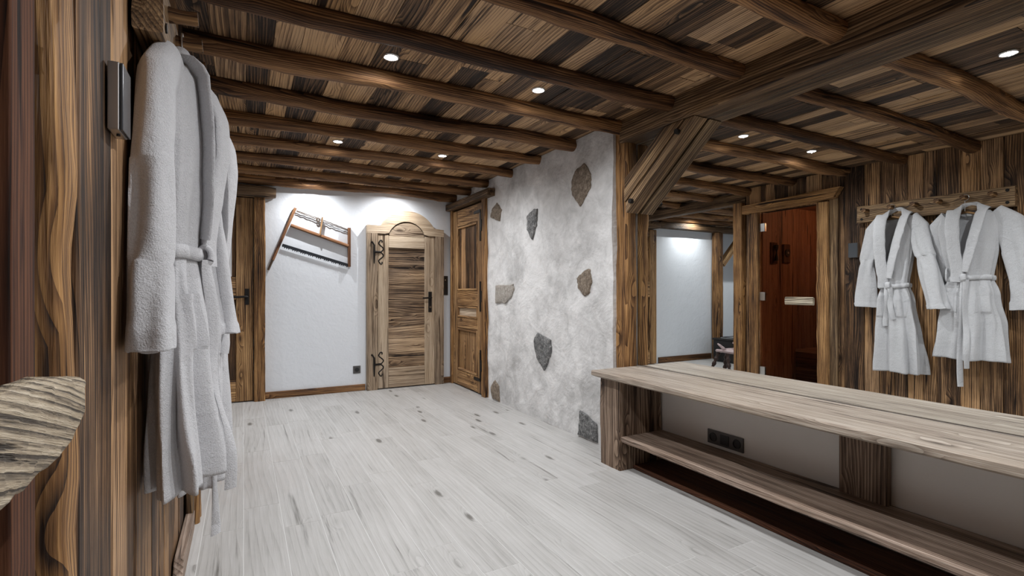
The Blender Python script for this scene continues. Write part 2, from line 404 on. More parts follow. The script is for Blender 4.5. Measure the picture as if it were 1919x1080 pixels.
stones = [('stone_brown', [(3.006, 2.059), (2.936, 1.961), (2.932, 1.854), (3.058, 1.74), (3.171, 1.848), (3.179, 1.949), (3.12, 2.023)]),
 ('stone_brown', [(4.472, 1.991), (4.387, 1.914), (4.422, 1.801), (4.612, 1.864), (4.567, 1.947)]),
 ('stone_grey', [(3.751, 1.827), (3.686, 1.812), (3.696, 1.675), (3.767, 1.559), (3.851, 1.65), (3.851, 1.779)]),
 ('stone_pale', [(4.494, 1.165), (4.134, 1.173), (4.121, 1.121), (4.172, 1.045), (4.284, 0.991), (4.494, 0.984)]),
 ('stone_brown', [(2.959, 1.27), (2.932, 1.187), (2.959, 1.093), (3.018, 1.062), (3.099, 1.129), (3.112, 1.203), (3.038, 1.256)]),
 ('stone_grey', [(3.686, 0.746), (3.472, 0.7), (3.462, 0.603), (3.581, 0.439), (3.696, 0.523), (3.751, 0.671)]),
 ('stone_brown', [(4.53, 0.21), (4.443, 0.156), (4.422, 0.012), (4.567, 0.012), (4.627, 0.099)]),
 ('stone_grey', [(3.079, 0.207), (2.876, 0.146), (2.869, 0.012), (3.099, 0.012)])]
for mat, poly in stones:
    mb = MB(); cy = sum(p[0] for p in poly) / len(poly); cz = sum(p[1] for p in poly) / len(poly)
    outl = []
    for i, p in enumerate(poly):
        q = poly[(i + 1) % len(poly)]
        for k in range(5):
            t = k / 5; outl.append((p[0] + (q[0] - p[0]) * t + random.uniform(-.006, .006), max(0.006, p[1] + (q[1] - p[1]) * t + random.uniform(-.006, .006))))
    K = len(outl); vs, fs = [], []
    for r, dx in ((1.0, 0.03), (1.0, -0.004), (0.95, -0.010), (0.62, -0.013), (0.3, -0.014)):
        for (a, b) in outl:
            yy = cy + (a - cy) * r; zz = cz + (b - cz) * r
            e = 0.016 * noise.noise(V((yy * 2.2, zz * 2.2, 1)))
            vs.append((XS + dx + 0.006 * noise.noise(V((yy * 22, zz * 22, 0))) * (r < 1) - e, yy, zz))
    for k in range(4):
        for j in range(K): fs.append((k * K + j, k * K + (j + 1) % K, (k + 1) * K + (j + 1) % K, (k + 1) * K + j))
    fs.append(tuple(4 * K + j for j in range(K)))
    mb.add(vs, fs, vs)
    mb.build('stone', M[mat], parent=sw, smooth=50)

# baseboards
b = MB(); b.beam((0.19, YF - 0.012, 0.035), (1.195, YF - 0.012, 0.035), 0.024, 0.07, r=0.004, amp=0.001)
b.build('baseboard_far', M['log'], label='brown baseboard along the white wall under the saw', cat='baseboard', kind='structure')
b = MB(); b.beam((2.11, YF - 0.012, 0.035), (XS - 0.01, YF - 0.012, 0.035), 0.024, 0.07, r=0.004, amp=0.001)
b.build('baseboard_far', M['log'], label='short dark baseboard in the corner right of the arched door', cat='baseboard', kind='structure')
b = MB(); b.beam((-2.02, YF - 0.012, 0.045), (-0.86, YF - 0.012, 0.045), 0.024, 0.09, r=0.004, amp=0.001)
b.build('baseboard_far', M['log'], label='brown baseboard of the side room wall, seen in the mirror', cat='baseboard', kind='structure')
b = MB(); b.prism([(2.18, 0.002), (2.74, 0.002), (2.74, 0.085), (2.27, 0.085)], (XL + 0.002, XL + 0.035), lambda a, b_, c: (c, a, b_)); 
bevel(b.build('baseboard_left', M['shelf'], smooth=0, label='short wooden skirting block at the foot of the board wall below the bathrobes', cat='baseboard', kind='structure'), 0.003)

# ================================================================== TIMBERS
JY = [-0.75, -0.25, 0.25, 0.75, 1.24, 1.71, 2.19, 2.67, 3.17, 3.68, 4.20, 4.71, 5.19, 5.62]
ordn = ['last', 'second', 'third', 'fourth', 'fifth', 'sixth', 'seventh', 'eighth', 'ninth', 'tenth', 'eleventh', 'twelfth', 'thirteenth', 'fourteenth']
for i, yy in enumerate(JY):
    k = len(JY) - 1 - i
    x1 = 2.30 if yy < 2.6 else XS + 0.04
    x0 = XL - 0.01 if yy < 3.8 else -4.4
    mb = MB(); mb.beam((x0, yy, ZC - 0.028), (x1, yy, ZC - 0.028), 0.10 + random.uniform(-.006, .012), 0.096, r=0.047, amp=0.015, seg=0.06, bow=0.03, lf=2.2, nc=5)
    lab = ('round log ceiling joist nearest the white far wall' if k == 0 else '%s round log ceiling joist counted from the far wall' % ordn[k])
    mb.build('ceiling_joist', M['log'], smooth=50, label=lab, cat='ceiling joist', group='round log joists under the board ceiling')
mb = MB(); mb.beam((2.317, YB + 0.02, 2.19), (2.317, 2.64, 2.19), 0.132, 0.160, r=0.008, amp=0.004, seg=0.1)
mb.build('ceiling_beam', M['beam'], label='heavy square ceiling beam running above the mirror to the post', cat='beam')
mb = MB(); mb.beam((XL - 0.06, 3.722, 2.17), (XL - 0.06, YF - 0.01, 2.17), 0.12, 0.13, r=0.012, amp=0.004)
mb.build('ceiling_beam', M['beam'], label='square beam over the opening to the side room, seen in the mirror', cat='beam')
mb = MB(); mb.beam((-4.4, YF - 0.06, 2.12), (-0.8, YF - 0.06, 2.12), 0.1, 0.1, r=0.012, amp=0.004)
mb.build('ceiling_beam', M['beam'], label='beam along the top of the side room white wall, seen in the mirror', cat='beam')
# post at the mirror's left edge
mb = MB(); mb.beam((2.325, 2.685, 0.0), (2.325, 2.685, ZC - 0.002), 0.175, 0.105, up=(1, 0, 0), r=0.03, amp=0.012, seg=0.05, lf=3)
mb.build('timber_post', M['post'], label='rough square timber post between the stone wall and the mirror', cat='post')
# brace
br = thing('timber_brace', 'thick diagonal brace from the post up to the ceiling beam beside the mirror', 'brace', (2.31, 2.55, 1.7))
def wp(o, mb_pts): return mb_pts
mb = MB()
poly = [(2.59, 1.63), (2.60, 1.86), (2.25, 2.106), (2.01, 2.106)]
L0 = V((0, 2.595, 1.745)); L1 = V((0, 2.13, 2.106)); dv = (L1 - L0).normalized()
def subpoly(t0, t1):  # plank strips across the brace
    a = [V((0, *poly[0])).lerp(V((0, *poly[1])), t) for t in (t0, t1)]; b_ = [V((0, *poly[3])).lerp(V((0, *poly[2])), t) for t in (t0, t1)]
    return a[0], a[1], b_[1], b_[0]
for (t0, t1, xf) in ((0, 0.3, 2.262), (0.31, 0.68, 2.250), (0.69, 1.0, 2.256)):
    q = subpoly(t0, t1)
    off = (random.uniform(0, 50), random.uniform(0, 50), random.uniform(0, 50)); vs, gs = [], []
    n = 8
    for c in (xf, 2.373):
        for k in range(n + 1):
            for (A, B) in ((q[0], q[3]), (q[1], q[2])):
                p = A.lerp(B, k / n); wob = 0.003 * noise.noise(V((p.y * 20, p.z * 20, t0 * 9 + c)))
                vs.append((c + (wob - 2.31), p.y - 2.55, p.z - 1.7)); along = p.dot(dv); gs.append((along + off[0], p.y * dv.z - p.z * dv.y + off[1], c + off[2]))
    S = 2 * (n + 1); fs = []
    for k in range(n):
        a = 2 * k
        fs += [(a, a + 1, a + 3, a + 2), (S + a, S + a + 2, S + a + 3, S + a + 1), (a, a + 2, S + a + 2, S + a), (a + 1, S + a + 1, S + a + 3, a + 3)]
    fs += [(0, S, S + 1, 1), (2 * n, 2 * n + 1, S + 2 * n + 1, S + 2 * n)]
    mb.add(vs, fs, gs)
bevel(mb.build('diagonal_timber', M['beam'], parent=br, smooth=0), 0.004)
for (yy, zz) in ((2.13, 2.045), (2.53, 1.70)):
    mb = MB(); mb.tube([(2.240 - 2.31, yy - 2.55, zz - 1.7), (2.27 - 2.31, yy - 2.55, zz - 1.7)], 0.016, 12); mb.build('wooden_peg', M['void'], parent=br)
# end post of the left wall, corner posts
mb = MB(); mb.beam((XL + 0.01, 3.776, 0), (XL + 0.01, 3.776, 2.10), 0.11, 0.118, up=(1, 0, 0), r=0.02, amp=0.006, seg=0.08)
mb.build('timber_post', M['post'], label='square post ending the board wall beyond the sauna, seen in the mirror', cat='post')
mb = MB(); mb.beam((-2.11, YF - 0.07, 0), (-2.11, YF - 0.07, 2.065), 0.12, 0.15, up=(1, 0, 0), r=0.02, amp=0.006, seg=0.08)
mb.build('timber_post', M['post'], label='slim post in the side room against the white wall, seen in the mirror', cat='post')
mb = MB(); mb.beam((-2.21, YF - 0.06, 1.55), (-2.72, YF - 0.06, 2.06), 0.09, 0.10, up=(0, 1, 0), r=0.01, amp=0.003)
mb.build('timber_brace', M['door_warm'], label='small diagonal brace beside the side room post, seen in the mirror', cat='brace')
mb = MB(); mb.beam((0.142, YF - 0.05, 0), (0.142, YF - 0.05, 2.045), 0.10, 0.098, up=(0, 1, 0), r=0.012, amp=0.008, seg=0.06, lf=3)
mb.build('timber_post', M['post'], label='brown upright post between the left door and the white wall', cat='post')
mb = MB(); mb.beam((-0.80, YF - 0.07, 2.105), (0.29, YF - 0.07, 2.105), 0.13, 0.11, r=0.015, amp=0.005, ends=0.8)
mb.build('ceiling_beam', M['beam'], label='short lintel beam above the door at the far left', cat='beam')

# posts of the near doorway at the left edge of the picture
mb = MB(); mb.beam((XL - 0.032, 0.822, 0.0), (XL - 0.032, 0.822, ZC - 0.002), 0.078, 0.060, up=(1, 0, 0), r=0.003, amp=0.001)
mb.build('timber_post', M['red'], label='planed reddish brown door post at the left edge of the picture', cat='post')
mb = MB(); mb.beam((XL - 0.034, 0.998, 0.0), (XL - 0.034, 0.998, ZC - 0.002), 0.085, 0.07, up=(1, 0, 0), r=0.02, amp=0.012, seg=0.04, lf=4)
mb.build('timber_post', M['post'], label='rough-edged split log post beside the planed door post', cat='post')

# ================================================================== LEFT: near glass door with driftwood handle
d1 = thing('door_1', 'dark glass door at the left picture edge with a driftwood handle', 'door', (XL - 0.03, 0.2, 0), kind='structure')
MB().box(-0.005, 0.005, ND0 - 0.2 + 0.004, ND1 - 0.2 - 0.004, 0.01, NDZ - 0.005).build('glass_pane', M['smoke'], parent=d1, smooth=0)
def driftwood(parent, y0, y1, zc, hh, x0, th, sgn=1):
    """live-edge plank handle, tapering to its blunt end at y1"""
    n = 34; mb = MB(); vs, fs, gs = [], [], []
    top = lambda t: zc + hh * 0.5 - 0.018 * max(0, (t - 0.6) / 0.4) ** 1.5 + 0.003 * noise.noise(V((t * 9, 2, 1)))
    bot = lambda t: zc - hh * 0.5 + 0.026 * max(0, (t - 0.7) / 0.3) ** 2 + 0.004 * noise.noise(V((t * 11, 5, 1)))
    K = 24
    for i in range(n + 1):
        t = i / n; yy = y0 + (y1 - y0) * t; a, b_ = bot(t), top(t); e = 1.0 if 0 < i < n else 0.93
        for j in range(K):
            an = 2 * PI * j / K; cx_, cz_ = math.cos(an), math.sin(an)
            cx_ = math.copysign(abs(cx_) ** 0.4, cx_); cz_ = math.copysign(abs(cz_) ** 0.55, cz_)
            q = 0.0025 * noise.noise(V((yy * 30, cz_ * 2.5, cx_))) + 0.0015 * noise.noise(V((yy * 60, cz_ * 14, cx_ * 3)))
            x = x0 + th / 2 + (th / 2) * cx_ * e + q * 1.5; z = (a + b_) / 2 + (b_ - a) / 2 * cz_ * e + q
            vs.append((x, yy, z)); gs.append((yy * 1.3 + 3, z * 1.6 + 0.5 * yy + 7, x + 2))
    for i in range(n):
        for j in range(K): fs.append((i * K + j, i * K + (j + 1) % K, (i + 1) * K + (j + 1) % K, (i + 1) * K + j))
    fs.append(tuple(range(K))); fs.append(tuple(n * K + j for j in range(K)))
    mb.add(vs, fs, gs); h = mb.build('door_handle', M['handle'], parent=parent, smooth=60)
    return h
h1 = driftwood(d1, 0.44 - 0.2, 0.782 - 0.2, 0.968, 0.094, 0.062, 0.034)
for yy in (0.25, 0.48): MB().tube([(0.005, yy, 0.96), (0.066, yy, 0.96)], 0.008).build('handle_stud', M['steel'], parent=h1)
MB().box(XL - 1.3, XL - 1.2, -0.6, 1.0, 0, 2.2).build('wall_steam_room', M['void'], smooth=0, label='dark room behind the near glass door', cat='wall', kind='structure')

# ================================================================== SAUNA behind the left wall
si = MB(); yy = SA0 - 0.35
def vpan(mb, fixed, axis, a0, a1, z0, z1, th):
    a = a0
    while a < a1:
        b_ = min(a + 0.09, a1)
        if axis == 'x': mb.box(fixed, fixed + th, a + 0.0015, b_ - 0.0015, z0, z1)
        else: mb.box(a + 0.0015, b_ - 0.0015, fixed, fixed + th, z0, z1)
        a = b_
vpan(si, -1.45, 'x', 2.55, 3.60, 0.0, 2.1, -0.02)
vpan(si, 3.60, 'y', -1.45, XL - 0.102, 0.0, 2.1, 0.015)
vpan(si, 2.55, 'y', -1.45, XL - 0.102, 0.0, 2.1, -0.02)
for k in range(12): si.box(-1.45 + k * 0.095, -1.45 + k * 0.095 + 0.092, 2.55, 3.6, 2.08, 2.1, axis=1)
for (a_, b_) in ((SA0 - 0.003, SA0 + 0.012), (SA1 - 0.012, SA1 + 0.003)): si.box(XL - 0.11, XL - 0.028, a_, b_, 0, SAZ)
si.build('wall_sauna', M['sauna'], smooth=0, label='reddish vertical panelling inside the sauna, seen in the mirror', cat='wall', kind='structure')
MB().box(-1.6, XL - 0.102, 2.45, 3.615, -0.03, 0.0).build('floor', M['void'], smooth=0, label='dark floor inside the sauna', cat='floor', kind='structure')
sb = thing('sauna_bench', 'dark slatted bench low inside the sauna, seen through the glass in the mirror', 'bench', (-1.17, 3.0, 0))
for k in range(4): MB().box(-0.27 + k * 0.13, -0.16 + k * 0.13, -0.43, 0.58, 0.40, 0.43, axis=1).build('slat', M['sauna'], parent=sb, smooth=0)
MB().box(0.20, 0.22, -0.43, 0.58, 0.0, 0.399, axis=1).build('front_panel', M['red'], parent=sb, smooth=0)
ga = thing('sauna_thermometer', 'thermometer plaque with a round dial on the sauna wall, seen in the mirror', 'thermometer', (-0.785, 3.598, 1.54))
bevel(MB().box(-0.065, 0.065, -0.02, 0, -0.11, 0.11).build('plaque', M['red'], parent=ga, smooth=0), 0.012)
MB().tube([(0, -0.02, 0.01), (0, -0.03, 0.01)], 0.045, 24).build('dial', M['dark'], parent=ga)
MB().tube([(0, -0.03, 0.01), (0, -0.035, 0.01)], 0.012, 12).build('pointer_hub', M['steel'], parent=ga)
hg = thing('sauna_hourglass', 'narrow sand timer board on the sauna wall left of the dial, seen in the mirror', 'sand timer', (-0.56, 3.598, 1.54))
MB().box(-0.055, 0.055, -0.015, 0, -0.12, 0.12).build('board', M['red'], parent=hg, smooth=0)
MB().tube([(0, -0.04, z) for z in (-0.09, -0.05, 0.0, 0.05, 0.09)], 0.01, 12, radii=[0.022, 0.02, 0.004, 0.02, 0.022]).build('sand_bulb', M['dark'], parent=hg)
# sauna door
d2 = thing('door_2', 'tinted glass sauna door with a short wooden handle, seen in the mirror', 'door', (XL + 0.005, 3.21, 0), kind='structure')
MB().box(-0.004, 0.004, SA0 - 3.21 + 0.004, SA1 - 3.21 - 0.004, 0.02, SAZ - 0.02).build('glass_pane', M['glass'], parent=d2, smooth=0)
for z in (0.24, 1.05, 1.80): bevel(MB().box(-0.012, 0.016, SA1 - 3.21 - 0.065, SA1 - 3.21 - 0.004, z - 0.045, z + 0.045).build('hinge', M['steel'], parent=d2, smooth=0), 0.003)
MB().beam((0.035, -0.285, 1.005), (0.035, 0.005, 1.005), 0.03, 0.078, r=0.014, amp=0.004).build('door_handle', M['handle'], parent=d2)
fr = thing('door_frame', 'rough timber frame around the sauna door with an overhanging lintel, seen in the mirror', 'door frame', (XL, 3.21, 0))
MB().beam((0.026, SA1 + 0.055 - 3.21, 0), (0.026, SA1 + 0.055 - 3.21, SAZ), 0.11, 0.055, up=(1, 0, 0), r=0.018, amp=0.008, seg=0.05).build('jamb', M['post'], parent=fr)
MB().beam((0.026, SA0 - 0.055 - 3.21, 0), (0.026, SA0 - 0.055 - 3.21, SAZ), 0.11, 0.055, up=(1, 0, 0), r=0.018, amp=0.012, seg=0.05).build('jamb', M['post'], parent=fr)
MB().beam((0.016, SA0 - 0.15 - 3.21, 0), (0.016, SA0 - 0.15 - 3.21, SAZ + 0.02), 0.075, 0.03, up=(1, 0, 0), r=0.005, amp=0.003, seg=0.05).build('jamb', M['beam'], parent=fr)
lp = MB(); pl = [(3.70 - 3.21, 1.965), (3.70 - 3.21, 2.06), (3.1 - 3.21, 2.075), (2.72 - 3.21, 2.09), (2.66 - 3.21, 2.09), (2.72 - 3.21, 1.995), (3.0 - 3.21, 1.975)]
lp.prism(pl, (0.002, 0.085), lambda a, b_, c: (c, a, b_)); bevel(lp.build('lintel', M['post'], parent=fr, smooth=0), 0.006)

# ================================================================== COAT RACK, ROBES
PEGY = [1.575, 1.74, 1.905, 2.065, 2.235, 2.435]
rk = thing('coat_rack', 'long thick timber rack board with six wooden pegs on the left wall', 'coat rack', (XL, 1.97, 1.80))
MB().beam((0.033, 1.46 - 1.97, 0.0), (0.033, 2.52 - 1.97, 0.0), 0.060, 0.150, r=0.006, amp=0.004, seg=0.05).build('rack_board', M['beam'], parent=rk)
PZ = 1.825; PX = XL + 0.064
for yy in PEGY:
    pg = MB().tube([(0.060, yy - 1.97, 0.025), (0.088, yy - 1.97, 0.025), (0.105, yy - 1.97, 0.026), (0.128, yy - 1.97, 0.028)], 0.018, 16, radii=[0.021, 0.0175, 0.0175, 0.0185]).build('peg', M['peg'], parent=rk)
for yy, zz in ((1.50, 0.045), (1.50, -0.045), (2.48, 0.045), (2.48, -0.045)):
    MB().tube([(0.058, yy - 1.97, zz), (0.068, yy - 1.97, zz)], 0.012, 6).build('bolt', M['iron'], parent=rk)

def lerpk(keys, x):
    if x <= keys[0][0]: return keys[0][1]
    for (a, va), (b_, vb) in zip(keys, keys[1:]):
        if x <= b_:
            t = (x - a) / (b_ - a); t = t * t * (3 - 2 * t); return va + (vb - va) * t
    return keys[-1][1]

def make_robe(y0, zt, hwk, dpk, cuk, Lr, belt_z, sl, sr, label, sd, vz, lean=0.0, tail=0.3, wback=0.022, yaw=0.22):
    """local frame: x = out of the wall, y = along the wall (away from the camera), z up; origin at the neck"""
    root = thing('bathrobe', label, 'bathrobe', (XL, y0, zt), group='white bathrobes hanging on the wooden peg rack')
    ns = lambda a, b_, c: noise.noise(V((a + sd, b_, c)))
    def P(th, s):
        z = -s
        hw, dp, cu = lerpk(hwk, s), lerpk(dpk, s), lerpk(cuk, s)
        c_, s_ = math.cos(th), math.sin(th)
        cc = math.copysign(abs(c_) ** 0.8, c_); ss = math.copysign(abs(s_) ** 0.75, s_)
        fa = lerpk([(0, 0), (0.15, 0.002), (belt_z, 0.006), (belt_z + 0.08, 0.015), (Lr, 0.04)], s)
        below = max(0, s - belt_z)
        fold = math.sin(th * 7 + 2.0 * ns(s * 1.2, 0, 0) + sd) * 0.6 + math.sin(th * 12 + 3 * ns(s * 1.5, 4, 0) + sd * 2) * 0.4 + 0.5 * ns(c_ * 2, s_ * 2, s * 2)
        r = 1 + fa * fold / max(0.05, (hw + dp) / 2)
        u = cu + hw * cc * r; wv = wback + dp / 2 + (dp / 2) * ss * r + fa * fold * 0.6 * max(0, s_)
        wv += 0.006 * ns(c_ * 3, s * 6, s_ * 3); u += 0.004 * ns(s * 7, c_ * 3, 4)
        if s_ < 0: wv = max(wv, 0.006)
        wv += yaw * (u + 0.1) * (0.5 + 0.5 * s_) * lerpk([(0, 0.2), (0.12, 1), (belt_z, 0.8), (Lr, 0.3)], s)
        return V((max(wv, 0.006), u, z + 0.012 * ns(c_ * 1.5, s_, 2) * (s > Lr * 0.9)))
    nz, nt = 110, 132
    mb = MB(); vs, fs = [], []
    for i in range(nz + 1):
        s = 0.0 + Lr * (i / nz)
        for j in range(nt): vs.append(P(2 * PI * j / nt, s))
    cross = lambda s: lerpk(cuk, s) - 0.01 + 0.04 * s / vz
    for i in range(nz):
        sm = Lr * (i + 0.5) / nz
        for j in range(nt):
            th = 2 * PI * (j + 0.5) / nt; u = P(th, sm).y
            if math.sin(th) > 0.05 and sm < vz and abs(u - cross(sm)) < 0.066 * (1 - sm / vz) ** 0.7: continue
            fs.append((i * nt + j, i * nt + (j + 1) % nt, (i + 1) * nt + (j + 1) % nt, (i + 1) * nt + j))
    mb.add(vs, fs, vs); bo = mb.build('robe_body', M['terry'], parent=root, smooth=80)
    m = bo.modifiers.new('thick', 'SOLIDIFY'); m.thickness = 0.007; m.offset = -1
    def front(u, s):
        hw, cu = lerpk(hwk, s), lerpk(cuk, s)
        k = max(-0.97, min(0.97, (u - cu) / hw)); c_ = math.copysign(abs(k) ** (1 / 0.8), k)
        return P(math.acos(max(-1, min(1, c_))), s)
    # shawl collar: a thick folded band from the waist up one side, round the neck and down the other
    pts, wd = [], []
    NS = 30
    end = vz + 0.10
    def side(sg, rev, sb=end):
        out = []
        for i in range(NS + 1):
            s = 0.012 + (sb - 0.012) * i / NS
            k = max(-0.3, 1 - s / vz)
            u = cross(s) + sg * (0.066 * (abs(k) ** 0.8 if k > 0 else k * 0.35) + 0.018)
            p = front(u, max(s, 0.01)); p = V((p.x + 0.012 + 0.006 * (sg > 0), u, -s)); out.append((p, V((0.32, sg * 0.95, 0.12)), 0.043 - 0.006 * (i / NS)))
        return out[::-1] if rev else out
    a = side(-1, True, vz + 0.02); b_ = side(1, False)
    mid = []
    dp0 = lerpk(dpk, 0); y_c = cross(0)
    for i in range(1, 12):
        an = PI * i / 12; u = y_c - math.cos(an) * 0.083; wv = wback + dp0 * 0.75 + 0.01 - math.sin(an) * dp0 * 0.62
        mid.append((V((wv, u, 0.004 + 0.016 * math.sin(an))), V((-0.5 * math.sin(an), -math.cos(an) * 0.8, -0.35 - 0.4 * math.sin(an))), 0.042))
    path = a + mid + b_
    K = 18; vs, fs = [], []
    for i, (p, wdir, hwid) in enumerate(path):
        t = (path[min(i + 1, len(path) - 1)][0] - path[max(i - 1, 0)][0]).normalized()
        wd_ = (wdir - t * wdir.dot(t)).normalized(); nn = t.cross(wd_).normalized()
        for j in range(K):
            an = 2 * PI * j / K; q = 1 + 0.12 * ns(i * 0.3, j * 0.4, 8)
            lip = 0.012 * max(0, math.cos(an))
            vs.append(p + wd_ * math.cos(an) * hwid * q + nn * (math.sin(an) * 0.011) * q + V((lip * 0.5, 0, 0)))
    for i in range(len(path) - 1):
        for j in range(K): fs.append((i * K + j, i * K + (j + 1) % K, (i + 1) * K + (j + 1) % K, (i + 1) * K + j))
    fs.append(tuple(range(K))); fs.append(tuple((len(path) - 1) * K + j for j in range(K)))
    mb = MB(); mb.add(vs, fs, vs); mb.build('collar', M['terry'], parent=root, smooth=80)
    # sleeves
    for sg, keys in ((-1, sl), (1, sr)):
        n = 60; K = 56; vs, fs = [], []
        for i in range(n + 1):
            t = i / n
            q = [lerpk([(kk[0], kk[c]) for kk in keys], t) for c in range(1, 6)]   # u, s(down), w, half width, half depth
            cw = 0.004 if t > 0.90 else 0.0
            for j in range(K):
                an = 2 * PI * j / K
                fa = 0.014 * min(1, t * 2)
                fo = math.sin(an * 3 + 5 * ns(t * 1.5, 1, sg) + sg) * 0.5 + math.sin(an * 5 + t * 4 + 6 * ns(t * 2.0, 6, sg)) * 0.4 + 0.8 * ns(math.cos(an) * 1.6, t * 5, math.sin(an) * 1.6 + sg)
                rr = 1 + (fa * fo + cw) / (q[3] + q[4]) * 2
                du, dw = math.cos(an) * q[3] * rr, math.copysign(abs(math.sin(an)) ** 0.8, math.sin(an)) * q[4] * rr
                # section tilts with the sleeve's slope at the shoulder
                tl = lerpk([(0, 0.9), (0.2, 0.35), (0.4, 0.08), (1, 0.04)], t)
                vs.append(V((max(0.012, q[2] + dw), sg * (q[0] + du * math.cos(tl)), -q[1] + du * math.sin(tl) * (0.9 if True else 0) * 1.0)))
        for i in range(n):
            for j in range(K): fs.append((i * K + j, i * K + (j + 1) % K, (i + 1) * K + (j + 1) % K, (i + 1) * K + j))
        mb = MB(); mb.add(vs, fs, vs); so = mb.build('sleeve', M['terry'], parent=root, smooth=80)
        m = so.modifiers.new('thick', 'SOLIDIFY'); m.thickness = 0.007; m.offset = -1
    # belt with knot and tails
    K = 90; sec = [(0.0, -0.019), (0.008, -0.017), (0.011, 0), (0.008, 0.017), (0.0, 0.019), (-0.004, 0)]; vs, fs = [], []
    for j in range(K):
        th = 2 * PI * j / K; p = P(th, belt_z); cen = V((wback + lerpk(dpk, belt_z) / 2, lerpk(cuk, belt_z), p.z)); d = (p - cen).normalized()
        zz = 0.006 * math.sin(th * 2 + sd)
        for (o_, dz) in sec:
            v_ = p + d * (0.004 + o_); vs.append(V((max(v_.x, 0.004), v_.y, p.z + dz + zz + 0.002 * ns(j * 0.3, o_ * 50, 2))))
    S = len(sec)
    for j in range(K):
        for k in range(S): fs.append((j * S + k, j * S + (k + 1) % S, ((j + 1) % K) * S + (k + 1) % S, ((j + 1) % K) * S + k))
    mb = MB(); mb.add(vs, fs, vs)
    ku = lerpk(cuk, belt_z) + 0.012; kp = front(ku, belt_z); kp = V((kp.x + 0.016, ku, -belt_z))
    def strap(pts, hw=0.018, ht=0.005, wdirs=None):
        vs, fs = [], []; K2 = 10; pts = [V(p) for p in pts]
        for i, p in enumerate(pts):
            t = (pts[min(i + 1, len(pts) - 1)] - pts[max(i - 1, 0)]).normalized()
            wv = V((0, 1, 0)) if wdirs is None else V(wdirs[i]); wv = (wv - t * wv.dot(t)).normalized(); nn = t.cross(wv)
            for j in range(K2):
                an = 2 * PI * j / K2; vs.append(p + wv * math.cos(an) * hw + nn * math.sin(an) * ht)
        for i in range(len(pts) - 1):
            for j in range(K2): fs.append((i * K2 + j, i * K2 + (j + 1) % K2, (i + 1) * K2 + (j + 1) % K2, (i + 1) * K2 + j))
        fs.append(tuple(range(K2))); fs.append(tuple((len(pts) - 1) * K2 + j for j in range(K2)))
        mb.add(vs, fs, vs)
    # knot: wrapped loop round the belt
    strap([kp + V((0.017 * math.cos(a_), 0.006 * math.sin(a_ * 0.5), 0.026 * math.sin(a_))) for a_ in [2 * PI * k / 14 - 0.5 for k in range(15)]], 0.019, 0.009)
    tail_end = [(tail, 0.012), (tail * 0.82, -0.03)]
    for q, (tl, uo) in enumerate(tail_end):
        pts = []
        for k in range(26):
            t = k / 25; s = belt_z + 0.012 + tl * t
            uu = ku + uo * (0.3 + t) + 0.006 * math.sin(t * 7 + q * 2 + sd)
            fp = front(uu, min(s, Lr - 0.01)); pts.append((max(kp.x + 0.002, fp.x + 0.014) + 0.004 * math.sin(t * 9 + q), uu, -s))
        strap(pts, 0.019, 0.0045, [(0.2 + 1.3 * math.sin(k * 0.16 + q * 0.6) ** 2, 1, 0) for k in range(26)])
    mb.build('belt', M['terry'], parent=root, smooth=80)
    # belt loop hanging at the far side
    mb = MB(); lu = lerpk(cuk, belt_z) + lerpk(hwk, belt_z) * 0.93; lp_ = front(lu, belt_z - 0.03)
    strap([lp_ + V((0.008 + 0.022 * math.sin(PI * k / 12), 0.004 * k / 12, 0.055 * math.cos(PI * k / 12) )) for k in range(13)], 0.007, 0.003)
    mb.build('belt_loop', M['terry'], parent=root, smooth=80)
    # patch pockets
    for sg in (-1, 1):
        mb = MB(); vs, fs = [], []; nu, nv = 14, 14; s0 = belt_z + 0.11; hwb = lerpk(hwk, s0 + 0.08); cu = lerpk(cuk, s0)
        for i in range(nu + 1):
            for j in range(nv + 1):
                s = s0 + 0.16 * j / nv; u = cu + sg * hwb * (0.30 + 0.56 * i / nu); p = front(u, s)
                e = 0.007 if 0 < i < nu and j < nv else -0.004
                vs.append(p + V((e + (0.004 if j < 2 else 0), 0, 0)))
        for i in range(nu):
            for j in range(nv): fs.append((i * (nv + 1) + j, i * (nv + 1) + j + 1, (i + 1) * (nv + 1) + j + 1, (i + 1) * (nv + 1) + j))
        mb.add(vs, fs, vs); mb.build('pocket', M['terry'], parent=root, smooth=80)
    # woven neck label
    mb = MB(); mb.box(wback + 0.012, wback + 0.015, -0.03, 0.03, -0.05, -0.022); bevel(mb.build('neck_label', M['white'], parent=root, smooth=0), 0.001)
    return root

# near robe (the large one in front)
make_robe(1.715, 1.735,
    hwk=[(0, 0.07), (0.025, 0.125), (0.06, 0.175), (0.14, 0.185), (0.30, 0.165), (0.53, 0.13), (0.66, 0.155), (0.90, 0.185), (1.15, 0.20)],
    dpk=[(0, 0.09), (0.05, 0.095), (0.2, 0.10), (0.53, 0.075), (0.8, 0.105), (1.15, 0.125)],
    cuk=[(0, 0), (0.45, 0.0), (1.15, -0.01)], Lr=1.155, belt_z=0.53, vz=0.46,
    sl=[(0, 0.13, 0.055, 0.058, 0.085, 0.040), (0.15, 0.215, 0.115, 0.048, 0.085, 0.040), (0.45, 0.275, 0.34, 0.046, 0.085, 0.042), (0.75, 0.31, 0.57, 0.048, 0.088, 0.045), (1, 0.335, 0.765, 0.050, 0.095, 0.047)],
    sr=[(0, 0.12, 0.06, 0.08, 0.07, 0.040), (0.15, 0.185, 0.12, 0.070, 0.065, 0.036), (0.45, 0.205, 0.34, 0.060, 0.055, 0.030), (1, 0.20, 0.62, 0.045, 0.060, 0.028)],
    label='white terry bathrobe nearest the camera, tied at the waist, on the second peg', sd=3.3, tail=0.82)
